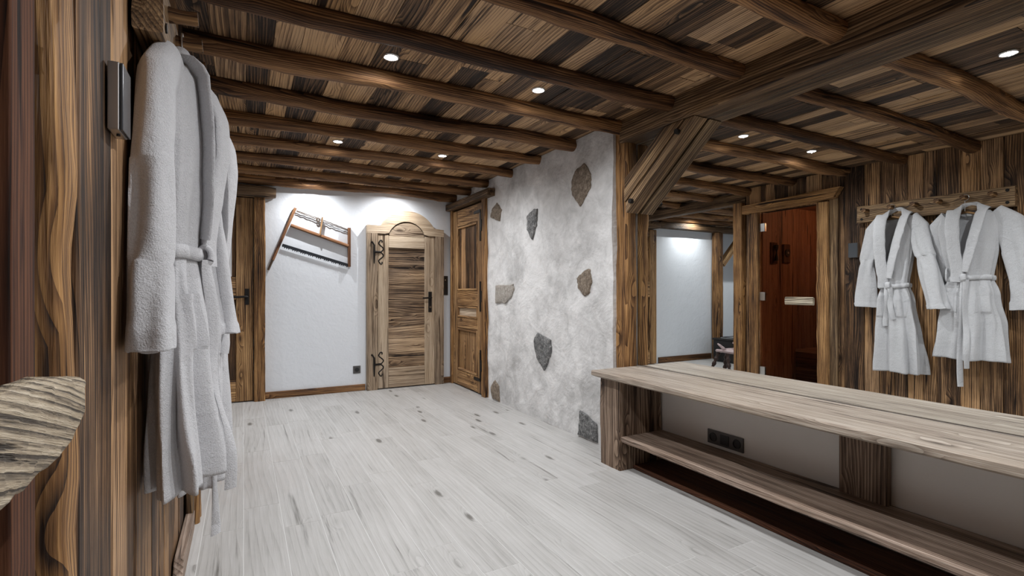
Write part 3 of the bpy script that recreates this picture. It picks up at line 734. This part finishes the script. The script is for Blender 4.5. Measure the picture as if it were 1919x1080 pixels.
# far robe
make_robe(2.205, 1.765,
    hwk=[(0, 0.065), (0.025, 0.115), (0.06, 0.16), (0.16, 0.165), (0.30, 0.14), (0.61, 0.098), (0.76, 0.125), (1.0, 0.145), (1.34, 0.165)],
    dpk=[(0, 0.10), (0.05, 0.11), (0.2, 0.12), (0.61, 0.10), (0.8, 0.12), (1.34, 0.14)],
    cuk=[(0, 0), (0.45, 0.01), (1.34, -0.03)], Lr=1.345, belt_z=0.615, vz=0.53,
    sl=[(0, 0.11, 0.06, 0.08, 0.065, 0.038), (0.15, 0.175, 0.13, 0.09, 0.062, 0.038), (0.45, 0.235, 0.37, 0.125, 0.055, 0.036), (1, 0.335, 0.80, 0.175, 0.055, 0.036)],
    sr=[(0, 0.11, 0.06, 0.08, 0.065, 0.038), (0.15, 0.175, 0.13, 0.075, 0.062, 0.038), (0.45, 0.215, 0.38, 0.068, 0.055, 0.036), (1, 0.245, 0.80, 0.06, 0.085, 0.034)],
    label='white terry bathrobe farther from the camera, longer and narrower, on the fifth peg', sd=8.1, tail=0.33)

def hanger(y0, zt, label):
    r = thing('clothes_hanger', label, 'clothes hanger', (XL + 0.078, y0, zt), group='hangers inside the bathrobes')
    pts = [V((0, 0.17 * t, -0.01 - 0.075 * abs(t) ** 1.4)) for t in [k / 10 - 1 for k in range(21)]]
    MB().tube(pts, 0.009, 10).build('shoulder_bar', M['door_warm'], parent=r)
    zz = PZ - zt + 0.0185
    hp = [V((0, 0, -0.012)), V((0, 0, 0.02)), V((0, 0.0, zz - 0.035))]
    for k in range(13):
        a_ = -PI / 2 + PI * 1.25 * k / 12 * 1.0; hp.append(V((0.0, -0.024 * math.cos(a_), zz - 0.018 + 0.024 * math.sin(a_) + 0.003)))
    MB().tube(hp, 0.0022, 8).build('hook', M['steel'], parent=r)
hanger(1.74, 1.725, 'wooden hanger holding the nearest bathrobe')
hanger(2.235, 1.755, 'wooden hanger holding the farther bathrobe')

# control panels at both ends of the rack
def panel(y0, y1, label, glow=False):
    r = thing('control_panel', label, 'control panel', (XL, (y0 + y1) / 2, 1.485), group=None)
    hw = (y1 - y0) / 2
    bevel(MB().box(0.001, 0.020, -hw, hw, -0.067, 0.067).build('housing', M['steel'], parent=r, smooth=0), 0.002)
    bevel(MB().box(0.0205, 0.026, -hw + 0.001, hw - 0.001, -0.066, 0.066).build('front_plate', M['greyfront'], parent=r, smooth=0), 0.0015)
    MB().tube([(0.012, 0, -0.0672), (0.012, 0, -0.070)], 0.0035, 8).build('sensor', M['black'], parent=r)
panel(1.228, 1.305, 'slim silver-edged wall control panel left of the nearest bathrobe')
panel(2.535, 2.615, 'small dark wall control panel between the rack and the sauna door, seen in the mirror')

# ================================================================== MIRROR, BENCH, OUTLETS
mr = MB(); mr.box(XM, XM + 0.005, YB + 0.02, 2.605, 0.60, 2.108)
mr.build('wall_mirror', M['mirror'], smooth=0, label='large frameless wall mirror above the long bench', cat='mirror')

bn = thing('bench', 'long pale timber bench with a shelf, under the wall mirror', 'bench', (2.17, 1.0, 0))
BY0, BY1, BX0, BX1, BZ = -0.9, 2.59, 1.965, 2.374, 0.595
def live_board(x0, x1, y0, y1, z0, z1, name, mat, amp, parent, ox, oy, cell=0.03, sd=1, front_lo=0.25):
    """long board (grain along y) with an uneven, chamfered front edge on the x0 side"""
    n = int((y1 - y0) / cell); secx = 8; mb = MB(); vs, fs, gs = [], [], []
    th = z1 - z0
    for i in range(n + 1):
        yy = y0 + (y1 - y0) * i / n
        e = amp * (noise.noise(V((yy * 1.7, sd, 0))) + 0.45 * noise.noise(V((yy * 7, sd, 3)))) + 0.15 * amp * noise.noise(V((yy * 40, sd, 3)))
        g = amp * 0.5 * noise.noise(V((yy * 9, sd, 9)))
        ring = [(x0 + e + 0.003, z1 - 0.004 + g * 0.2), (x0 + e + 0.010, z1)]
        ring += [(x0 + e + 0.010 + (x1 - x0 - e - 0.012) * k / secx, z1 - 0.0006 * (k % 2)) for k in range(1, secx)]
        ring += [(x1, z1), (x1, z0), (x0 + th * front_lo + e + 0.02, z0), (x0 + th * front_lo * 0.55 + e + g, z0 + th * 0.30), (x0 + e + 0.1 * th + g * 0.5, z0 + th * 0.62)]
        for (a, b_) in ring: vs.append((a - ox, yy - oy, b_)); gs.append((yy + sd * 7, a + sd, b_ * 1.4 + sd * 3))
    K = len(ring)
    for i in range(n):
        for j in range(K): fs.append((i * K + j, i * K + (j + 1) % K, (i + 1) * K + (j + 1) % K, (i + 1) * K + j))
    fs.append(tuple(range(K))); fs.append(tuple(n * K + j for j in range(K)))
    mb.add(vs, fs, gs, 0.5); return mb.build(name, M[mat], parent=parent, smooth=30)
live_board(BX0, BX1, BY0, BY1, BZ - 0.042, BZ, 'seat_board', 'bench', 0.010, bn, 2.17, 1.0, sd=2)
live_board(2.035, 2.374, BY0, 2.375, 0.168, 0.210, 'shelf_board', 'shelf', 0.012, bn, 2.17, 1.0, sd=5)
MB().beam((2.20 - 2.17, 2.472 - 1.0, 0.0), (2.20 - 2.17, 2.472 - 1.0, 0.5525), 0.19, 0.345, up=(1, 0, 0), r=0.008, amp=0.006, seg=0.04, lf=4).build('leg', M['leg'], parent=bn)
MB().beam((2.356 - 2.17, 1.175 - 1.0, 0.2115), (2.356 - 2.17, 1.175 - 1.0, 0.5525), 0.19, 0.034, up=(1, 0, 0), r=0.004, amp=0.003, seg=0.04).build('support', M['leg'], parent=bn)
MB().beam((2.20 - 2.17, -0.5 - 1.0, 0.0), (2.20 - 2.17, -0.5 - 1.0, 0.5525), 0.19, 0.32, up=(1, 0, 0), r=0.008, amp=0.006, seg=0.04, lf=4).build('leg', M['leg'], parent=bn)
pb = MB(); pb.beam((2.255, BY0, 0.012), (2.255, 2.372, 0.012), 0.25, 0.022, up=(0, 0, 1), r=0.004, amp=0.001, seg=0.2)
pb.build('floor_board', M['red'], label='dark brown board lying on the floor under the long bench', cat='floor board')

ot = thing('power_outlet', 'dark triple outlet and switch plate on the wall under the bench', 'power outlet', (XM + 0.006, 1.90, 0.265))
bevel(MB().box(-0.010, 0, -0.118, 0.118, -0.04, 0.04).build('face_plate', M['greywood'], parent=ot, smooth=0), 0.003)
bevel(MB().box(-0.014, -0.0095, -0.028, 0.028, -0.028, 0.028).build('switch_rocker', M['black'], parent=ot, smooth=0), 0.002)
for yy in (-0.078, 0.078):
    so = MB()
    K = 24; vs = []; 
    for rr, xx in ((0.024, -0.0135), (0.020, -0.0135), (0.020, -0.0102), (0.0, -0.0102)):
        for k in range(K): a_ = 2 * PI * k / K; vs.append((xx, yy + rr * math.cos(a_), rr * math.sin(a_)))
    fs = [(i * K + j, i * K + (j + 1) % K, (i + 1) * K + (j + 1) % K, (i + 1) * K + j) for i in range(3) for j in range(K)]
    vs2 = [(-0.0095, yy + 0.026 * math.cos(2 * PI * k / K), 0.026 * math.sin(2 * PI * k / K)) for k in range(K)]
    o4 = len(vs); vs += vs2; fs += [(o4 + j, o4 + (j + 1) % K, (j + 1) % K, j) for j in range(K)]
    so.add(vs, fs, vs); so.build('socket', M['black'], parent=ot, smooth=30)

# socket low on the far wall and switch strip right of the arched door
so = thing('power_outlet', 'small dark socket low on the white far wall left of the arched door', 'power outlet', (1.107, YF, 0.235))
bevel(MB().box(-0.040, 0.040, -0.010, 0, -0.042, 0.042).build('face_plate', M['greywood'], parent=so, smooth=0), 0.003)
MB().tube([(0, -0.0095, 0), (0, -0.014, 0)], 0.024, 20).build('socket', M['black'], parent=so)
sw2 = thing('light_switch', 'tall black switch plate in the corner right of the arched door', 'light switch', (2.145, YF, 1.175))
bevel(MB().box(-0.034, 0.034, -0.012, 0, -0.115, 0.115).build('face_plate', M['black'], parent=sw2, smooth=0), 0.003)
for z in (0.065, -0.01): bevel(MB().box(-0.024, 0.024, -0.016, -0.0115, z - 0.03, z + 0.03).build('rocker', M['dark'], parent=sw2, smooth=0), 0.002)
MB().box(-0.006, 0.006, -0.0175, -0.0155, 0.06, 0.072).build('indicator', M['steel'], parent=sw2, smooth=0)

# ================================================================== DOORS ON THE FAR WALL
# door_4: arched pale door
d4 = thing('door_4', 'pale arched-top timber door with wrought hinges on the white far wall', 'door', (1.66, YF, 0), kind='structure')
ox = 1.66
def arch(x0, x1, zs, zt, n=20):
    """segmental arc from (x1,zs) to (x0,zs) through the top zt"""
    hw = (x1 - x0) / 2; rise = zt - zs; R = (hw * hw + rise * rise) / (2 * rise); cx_ = (x0 + x1) / 2; cz = zt - R
    a0 = math.asin(min(1, hw / R)); a0 = a0 if rise <= hw else PI - a0
    return [(cx_ + R * math.sin(a0 - 2 * a0 * k / n), cz + R * math.cos(a0 - 2 * a0 * k / n)) for k in range(n + 1)]
fd = lambda a, b_, c: (a - ox, c, b_)
inner = arch(1.452, 1.868, 1.765, 1.905)
def ring_poly():
    out = arch(1.36, 1.985, 1.845, 2.03)
    o_ = [(2.107, 0.0), (2.107, 1.835)] + out + [(1.205, 1.845), (1.205, 0.0)]
    i_ = [(1.324, 0.0), (1.324, 1.752)] + inner[::-1] + [(1.998, 1.752), (1.998, 0.0)]
    return o_ + i_
# frame as three pieces joined along clean lines
mb = MB()
mb.beam((1.265 - ox, -0.036, 0.0), (1.265 - ox, -0.036, 1.752), 0.116, 0.068, up=(0, 1, 0), r=0.004, amp=0.004, seg=0.08)
mb.beam((2.052 - ox, -0.036, 0.0), (2.052 - ox, -0.036, 1.752), 0.106, 0.068, up=(0, 1, 0), r=0.004, amp=0.004, seg=0.08)
mb.prism([(2.105, 1.753), (2.105, 1.835)] + arch(1.36, 1.985, 1.845, 2.03) + [(1.207, 1.845), (1.207, 1.753), (1.40, 1.753), (1.452, 1.765)] + inner[::-1][1:-1] + [(1.868, 1.765), (1.92, 1.753)], (-0.070, -0.002), fd)
bevel(mb.build('door_frame', M['door'], parent=d4, smooth=20), 0.004)
leaf = MB()
leaf.box(1.327 - ox, 1.447 - ox, -0.060, -0.004, 0.012, 1.748)
leaf.box(1.873 - ox, 1.995 - ox, -0.060, -0.004, 0.012, 1.748)
leaf.box(1.448 - ox, 1.872 - ox, -0.060, -0.004, 0.012, 0.235, axis=0)
leaf.box(1.448 - ox, 1.872 - ox, -0.060, -0.004, 1.60, 1.735, axis=0)
leaf.prism([(1.864, 1.736)] + [(p[0] * 0.985 + 1.66 * 0.015, p[1] - 0.006) for p in inner] + [(1.456, 1.736)], (-0.060, -0.004), fd)
lf = bevel(leaf.build('door_leaf', M['door'], parent=d4, smooth=0), 0.004)
pn = MB(); z = 0.236
while z < 1.60:
    hh = random.uniform(0.13, 0.2); z1 = min(z + hh, 1.60); 
    if 1.60 - z1 < 0.05: z1 = 1.60
    pn.beam((1.448 - ox, -0.03, (z + z1) / 2), (1.872 - ox, -0.03, (z + z1) / 2), 0.03, z1 - z - 0.002, r=0.003, amp=0.003, seg=0.05); z = z1
pn.build('panel', M['door_dark'], parent=lf)
def scroll_hinge(parent, x, z, yf):
    h = MB()
    h.tube([(x - 0.045, yf - 0.006, z - 0.13), (x - 0.045, yf - 0.008, z), (x - 0.045, yf - 0.008, z + 0.075), (x - 0.06, yf - 0.006, z + 0.10), (x - 0.075, yf - 0.006, z + 0.115)], 0.01, 8, radii=[0.006, 0.012, 0.009, 0.008, 0.011])
    h.tube([(x - 0.05, yf - 0.010, z), (x + 0.035, yf + 0.014, z)], 0.012, 8)
    for sg in (1, -1):
        pts = []
        for k in range(18):
            t = k / 17; pts.append((x + 0.035 + 0.026 * math.sin(t * PI * 1.8), yf + 0.014, z + sg * (0.005 + 0.115 * t)))
        for k in range(8):
            a_ = PI * k / 7 * 1.3; pts.append((pts[17][0] - 0.0 + 0.014 - 0.014 * math.cos(a_), yf + 0.014, pts[17][2] + sg * 0.014 * math.sin(a_) ))
        h.tube(pts, 0.0085, 8)
    h.build('hinge', M['iron'], parent=parent)
scroll_hinge(d4, 1.327 - ox, 1.545, -0.070); scroll_hinge(d4, 1.327 - ox, 0.285, -0.070)
hd = bevel(MB().box(1.935 - ox - 0.021, 1.935 - ox + 0.021, -0.070, -0.0605, 0.86, 1.10).build('door_handle', M['iron'], parent=d4, smooth=0), 0.003)
MB().tube([(1.935 - ox, -0.07, 1.03), (1.935 - ox, -0.115, 1.03), (1.915 - ox, -0.12, 1.03), (1.83 - ox, -0.12, 1.025)], 0.010, 10).build('lever', M['iron'], parent=hd)
MB().tube([(1.935 - ox, -0.07, 0.92), (1.935 - ox, -0.082, 0.92)], 0.012, 12).build('keyhole_cover', M['brass'], parent=hd)

# door_5: panelled door at the far left
d5 = thing('door_5', 'brown panelled door at the far left, partly behind the bathrobes', 'door', (-0.33, YF, 0), kind='structure')
lf = MB(); W0, W1 = -0.77, 0.085; o5 = -0.33
for (a, b_) in ((W0, W0 + 0.13), (W1 - 0.15, W1)): lf.box(a - o5, b_ - o5, -0.06, -0.003, 0.01, 2.04)
for (z0, z1) in ((0.01, 0.22), (1.02, 1.25), (1.93, 2.04)): lf.box(W0 + 0.131 - o5, W1 - 0.151 - o5, -0.055, -0.003, z0, z1, axis=0)
leaf5 = bevel(lf.build('door_leaf', M['door_warm'], parent=d5, smooth=0), 0.004)
for (z0, z1) in ((0.221, 1.019), (1.251, 1.929)):
    p = MB(); p.box(W0 + 0.132 - o5, -0.36 - o5, -0.035, -0.01, z0, z1); p.box(-0.358 - o5, W1 - 0.152 - o5, -0.035, -0.01, z0, z1); bevel(p.build('panel', M['clad'], parent=leaf5, smooth=0), 0.004)
hh = MB(); hh.tube([(0.03 - o5, -0.06, 1.05), (0.03 - o5, -0.10, 1.05), (0.0 - o5, -0.105, 1.05), (-0.12 - o5, -0.10, 1.045), (-0.20 - o5, -0.10, 1.045)], 0.012, 8)
hh.box(0.012 - o5, 0.048 - o5, -0.068, -0.0605, 0.97, 1.13); hh.build('door_handle', M['iron'], parent=d5, smooth=30)
no = thing('paper_notice', 'white paper notice pinned on the far left door beside the bathrobe', 'notice', (-0.165, YF - 0.0605, 1.58))
MB().box(-0.155, 0.062, -0.002, 0, -0.33, 0.33).build('sheet', M['white'], parent=no, smooth=0)
pr_ = MB(); pr_.box(-0.14, -0.045, -0.0028, -0.0021, -0.1, 0.26); pr_.build('printed_picture', M['ink'], parent=no, smooth=0)
tx = MB()
for k in range(5): tx.box(-0.09 + k * 0.026, -0.078 + k * 0.026, -0.0028, -0.0021, -0.232, -0.216)
tx.build('printed_line', M['magenta'], parent=no, smooth=0)

# door_3: panelled door on the right in the stone wall
d3 = thing('door_3', 'tall warm panelled door with black strap hinges beside the stone wall', 'door', (XS, 5.17, 0), kind='structure')
yo = 5.17
fr3 = MB(); fr3.beam((0.03, D3a + 0.01 - yo, 0), (0.03, D3a + 0.01 - yo, D3z + 0.02), 0.085, 0.13, up=(1, 0, 0), r=0.006, amp=0.003)
fr3.beam((0.03, YF - 0.055 - yo, 0), (0.03, YF - 0.055 - yo, D3z + 0.02), 0.06, 0.13, up=(1, 0, 0), r=0.006, amp=0.003)
fr3.build('door_frame', M['post'], parent=d3)
MB().beam((-0.02, 4.52 - yo, 2.108), (-0.02, 5.69 - yo, 2.108), 0.13, 0.075, r=0.008, amp=0.005).build('lintel', M['beam'], parent=d3)
A0, A1 = D3a + 0.055, 5.61
lf = MB()
for (a, b_) in ((A0, A0 + 0.13), (A1 - 0.13, A1)): lf.box(-0.02, 0.03, a - yo, b_ - yo, 0.015, 2.05)
for (z0, z1) in ((0.015, 0.19), (0.68, 0.80), (0.94, 1.11), (1.86, 2.05)): lf.box(-0.018, 0.03, A0 + 0.131 - yo, A1 - 0.131 - yo, z0, z1, axis=1)
leaf3 = bevel(lf.build('door_leaf', M['door_warm'], parent=d3, smooth=0), 0.004)
for (z0, z1, mt) in ((0.191, 0.679, 'door_warm'), (0.801, 0.939, 'door'), (1.111, 1.859, 'clad')):
    p = MB()
    if mt == 'door': p.box(0.0, 0.02, A0 + 0.132 - yo, A1 - 0.132 - yo, z0, z1, axis=1)
    else:
        a = A0 + 0.132
        while a < A1 - 0.133:
            b_ = min(a + 0.125, A1 - 0.132); p.box(0.0, 0.02, a - yo, b_ - 0.001 - yo, z0, z1); a = b_
    q = bevel(p.build('panel', M[mt], parent=leaf3, smooth=0), 0.003)
    # moulding round the panel
    mo = MB(); ya, yb = A0 + 0.135 - yo, A1 - 0.135 - yo
    for (u0, u1, v0, v1) in ((ya, ya + 0.022, z0, z1), (yb - 0.022, yb, z0, z1)): mo.box(-0.024, 0.001, u0, u1, v0 + 0.003, v1 - 0.003)
    for v0 in (z0 + 0.003, z1 - 0.025): mo.box(-0.024, 0.001, ya + 0.0225, yb - 0.0225, v0, v0 + 0.022, axis=1)
    bevel(mo.build('moulding', M['door_warm'], parent=leaf3, smooth=0), 0.006, 3)
for z, sg in ((1.80, 1), (1.05, 0), (0.32, -1)):
    h = MB(); ye = A0 + 0.045 - yo
    h.box(-0.027, -0.0205, ye - 0.012, ye + 0.018, z - 0.16, z + 0.16); h.tube([(-0.03, A0 - 0.005 - yo, z - 0.06), (-0.03, A0 - 0.005 - yo, z + 0.06)], 0.013, 8)
    h.box(-0.032, -0.026, A0 - 0.04 - yo, ye, z - 0.02, z + 0.02)
    if sg: h.box(-0.027, -0.0205, ye, ye + 0.17, z + sg * 0.16 - 0.016, z + sg * 0.16 + 0.016)
    h.build('hinge', M['iron'], parent=d3, smooth=0)

# ================================================================== FRAME SAW
fsaw = thing('frame_saw', 'old wooden frame saw hung tilted on the white far wall', 'saw', (0.65, YF, 1.6))
def fs_(a, b_, y=-0.024): return (a - 0.65, y, b_ - 1.6)
arm = MB()
arm.beam(fs_(0.477, 1.975), fs_(0.262, 1.425), 0.028, 0.052, up=(0, 1, 0), r=0.008, amp=0.003, seg=0.05)
arm.build('arm', M['saw'], parent=fsaw)
MB().beam(fs_(0.262, 1.424), fs_(0.222, 1.322), 0.030, 0.036, up=(0, 1, 0), r=0.010, amp=0.001, ends=0.7).build('handle_ferrule', M['stone_pale'] if False else M['brass'], parent=fsaw)
MB().beam(fs_(1.022, 1.800), fs_(1.022, 1.374), 0.03, 0.052, up=(0, 1, 0), r=0.008, amp=0.004, seg=0.05).build('arm', M['saw'], parent=fsaw)
MB().beam(fs_(0.433, 1.795), fs_(1.010, 1.603), 0.03, 0.050, up=(0, 1, 0), r=0.007, amp=0.003, seg=0.05).build('crossbar', M['saw'], parent=fsaw)
bl = MB(); a0, a1 = V((0.352, 0, 1.585)), V((1.012, 0, 1.392)); d = (a1 - a0).normalized(); up = V((-d.z, 0, d.x)); n = 34
top, bot = [], []
for k in range(n):
    t0, t1 = k / n, (k + 0.5) / n
    p = a0.lerp(a1, t0) - up * 0.014; q = a0.lerp(a1, t1) - up * (0.030 if k % 4 else 0.02); bot += [(p.x, p.z), (q.x, q.z)]
p = a1 - up * 0.014; bot.append((p.x, p.z)); t_ = a1 + up * 0.014; t2 = a0 + up * 0.014
bl.prism(bot + [(t_.x, t_.z), (t2.x, t2.z)], (-0.026, -0.022), lambda a, b_, c: (a - 0.65, c, b_ - 1.6))
bl.build('blade', M['blade'], parent=fsaw, smooth=0)
cd = MB()
for dz, dy in ((0.008, -0.022), (-0.008, -0.027)):
    pts = []
    for k in range(21):
        t = k / 20; x = 0.488 + (1.012 - 0.488) * t; z = 1.947 + (1.775 - 1.947) * t; s = 1 - min(1, abs(t - 0.52) * 2) * 0.35
        pts.append((x - 0.65, dy + 0.003 * math.sin(t * 50), z - 1.6 + dz * s + 0.0015 * math.sin(t * 60)))
    cd.tube(pts, 0.0045, 6)
for k in range(10):
    a_ = 2 * PI * k / 10
cd.tube([(0.70 - 0.65 + 0.014 * math.cos(a_), -0.029, 1.868 - 1.6 + 0.018 * math.sin(a_)) for a_ in [2 * PI * k / 10 for k in range(11)]], 0.007, 6)
cd.build('tension_cord', M['rope'], parent=fsaw)
MB().beam(fs_(0.742, 1.895, -0.046), fs_(0.716, 1.70, -0.046), 0.014, 0.034, up=(0, 1, 0), r=0.004, amp=0.002).build('toggle', M['door_warm'], parent=fsaw)
MB().tube([fs_(0.62, 1.725, -0.012), fs_(0.62, 1.725, -0.0)], 0.004, 8).build('wall_nail', M['iron'], parent=fsaw)

# ================================================================== SIDE ROOM: stool and chest (seen in the mirror)
st = thing('carved_stool', 'small carved stool with a pale seat and splayed dark legs, seen in the mirror', 'stool', (-1.12, 4.66, 0))
ss = MB(); K = 28; vs, fs = [], []
for z, r in ((0.26, 0.10), (0.262, 0.135), (0.285, 0.15), (0.300, 0.135), (0.298, 0.0)):
    for k in range(K):
        a_ = 2 * PI * k / K; rr = r * (1 + 0.12 * math.cos(2 * a_) + 0.04 * math.cos(5 * a_)); vs.append((rr * math.cos(a_), rr * 1.1 * math.sin(a_), z + 0.012 * math.cos(2 * a_) * (r > 0.05)))
for i in range(4):
    for j in range(K): fs.append((i * K + j, i * K + (j + 1) % K, (i + 1) * K + (j + 1) % K, (i + 1) * K + j))
fs.append(tuple(range(K))); ss.add(vs, fs, vs); seat = ss.build('seat', M['pinkwood'], parent=st, smooth=50)
for sg in (-1, 1):
    MB().tube([(-0.09 * sg, -0.03, 0.29), (-0.14 * sg, -0.05, 0.33), (-0.17 * sg, -0.02, 0.37), (-0.15 * sg, 0.03, 0.385)], 0.015, 8, radii=[0.03, 0.022, 0.016, 0.010]).build('horn_arm', M['pinkwood'], parent=st)
for (lx, ly) in ((-1, -1), (1, -1), (-1, 1), (1, 1)):
    pts = [V((lx * (0.08 + 0.06 * t), ly * (0.07 + 0.08 * t), 0.265 * (1 - t) + 0.004 * (t))) for t in [k / 12 for k in range(13)]]
    MB().tube(pts, 0.02, 10, radii=[0.024 + 0.007 * math.sin(k * 1.9) for k in range(13)]).build('leg', M['carved'], parent=st)
ch = thing('low_chest', 'low black chest behind the carved stool, seen in the mirror', 'chest', (-2.02, 5.24, 0))
bevel(MB().box(-0.4, 0.22, -0.22, 0.22, 0.03, 0.34).build('chest_body', M['dark'], parent=ch, smooth=0), 0.008)
bevel(MB().box(-0.41, 0.23, -0.23, 0.23, 0.341, 0.37).build('lid', M['dark'], parent=ch, smooth=0), 0.006)
MB().box(-0.38, 0.20, -0.20, 0.20, 0.0, 0.0295).build('plinth', M['black'], parent=ch, smooth=0)
ty = thing('metal_tray', 'flat grey metal tray on the low black chest, seen in the mirror', 'tray', (-1.98, 5.22, 0.3705))
bevel(MB().box(-0.15, 0.14, -0.13, 0.13, 0.0, 0.012).build('tray_base', M['steel'], parent=ty, smooth=0), 0.004)
MB().tube([(-0.14, -0.12, 0.016), (0.13, -0.12, 0.016), (0.13, 0.12, 0.016), (-0.14, 0.12, 0.016), (-0.14, -0.12, 0.016)], 0.006, 8).build('rim', M['black'], parent=ty)

# ================================================================== CEILING SPOTLIGHTS
def ringmesh(R0, R1, z0, z1, K=28):
    mb = MB(); vs = []
    for (r, z) in ((R0, z1), (R0, z0), (R1, z0), (R1 - 0.003, z0 - 0.003), (R0 + 0.002, z0 - 0.003)):
        pass
    prof = [(R1, z1), (R1, z0), (R1 - 0.004, z0 - 0.004), (R0 + 0.002, z0 - 0.004), (R0, z0), (R0, z1)]
    for (r, z) in prof:
        for k in range(K): a_ = 2 * PI * k / K; vs.append((r * math.cos(a_), r * math.sin(a_), z))
    P_ = len(prof); fs = [(i * K + j, i * K + (j + 1) % K, ((i + 1) % P_) * K + (j + 1) % K, ((i + 1) % P_) * K + j) for i in range(P_) for j in range(K)]
    mb.add(vs, fs, vs); return mb
LIGHTS = []
for (yy, row) in ((-0.55, 'added as unseen fill behind the camera'), (0.99, 'in the row nearest the camera'), (2.45, 'in the second row from the camera'), (4.02, 'in the third row from the camera'), (5.42, 'in the row nearest the white far wall')):  # the row behind the camera is added fill, out of view
    for xx, side in ((0.64, 'left'), (1.49, 'right')): LIGHTS.append((xx, yy, '%s recessed spotlight %s' % (side, row), 0.75 if yy > 5 else 1.0))
LIGHTS += [(-1.45, 5.44, 'recessed spotlight near the white side room wall, seen in the mirror', 0.8), (-1.9, 4.45, 'recessed spotlight over the middle of the side room', 0.8), (-3.2, 5.44, 'recessed spotlight at the back of the side room', 0.8)]
tr = ringmesh(0.0305, 0.040, -0.003, 0.004)
proto_ring = None
for (xx, yy, lab, pw) in LIGHTS:
    r = thing('ceiling_spotlight', lab, 'ceiling light', (xx, yy, ZC), group='recessed spotlights between the ceiling joists')
    if proto_ring is None:
        proto_ring = tr.build('trim_ring', M['steel'], parent=r, smooth=40)
        proto_lens = MB().tube([(0, 0, -0.0045), (0, 0, 0.002)], 0.030, 24).build('lens', M['lamp'], parent=r)
    else:
        for p_ in (proto_ring, proto_lens): c = p_.copy(); COL.objects.link(c); c.parent = r
    ld = bpy.data.lights.new('spot_lamp', 'SPOT'); ld.energy = SPOT_W * pw; ld.color = SPOT_COL
    ld.spot_size = math.radians(165); ld.spot_blend = 1.0; ld.shadow_soft_size = 0.005
    lo = bpy.data.objects.new('spot_lamp', ld); COL.objects.link(lo); lo.parent = r; lo.location = (0, 0, -0.011)
# unseen dim lamp, added to light up the sauna interior
sl_ = thing('sauna_fill_lamp', 'unseen dim lamp added to light the sauna interior', 'lamp', (-1.15, 2.8, 2.05))
MB().tube([(0, 0, 0.025), (0, 0, -0.01)], 0.04, 16).build('fill_lamp_shade', M['steel'], parent=sl_)
ld = bpy.data.lights.new('sauna_fill_light', 'POINT'); ld.energy = 8; ld.color = (1, 0.7, 0.45); ld.shadow_soft_size = 0.04
lo = bpy.data.objects.new('sauna_fill_light', ld); COL.objects.link(lo); lo.parent = sl_; lo.location = (0, 0, -0.06)
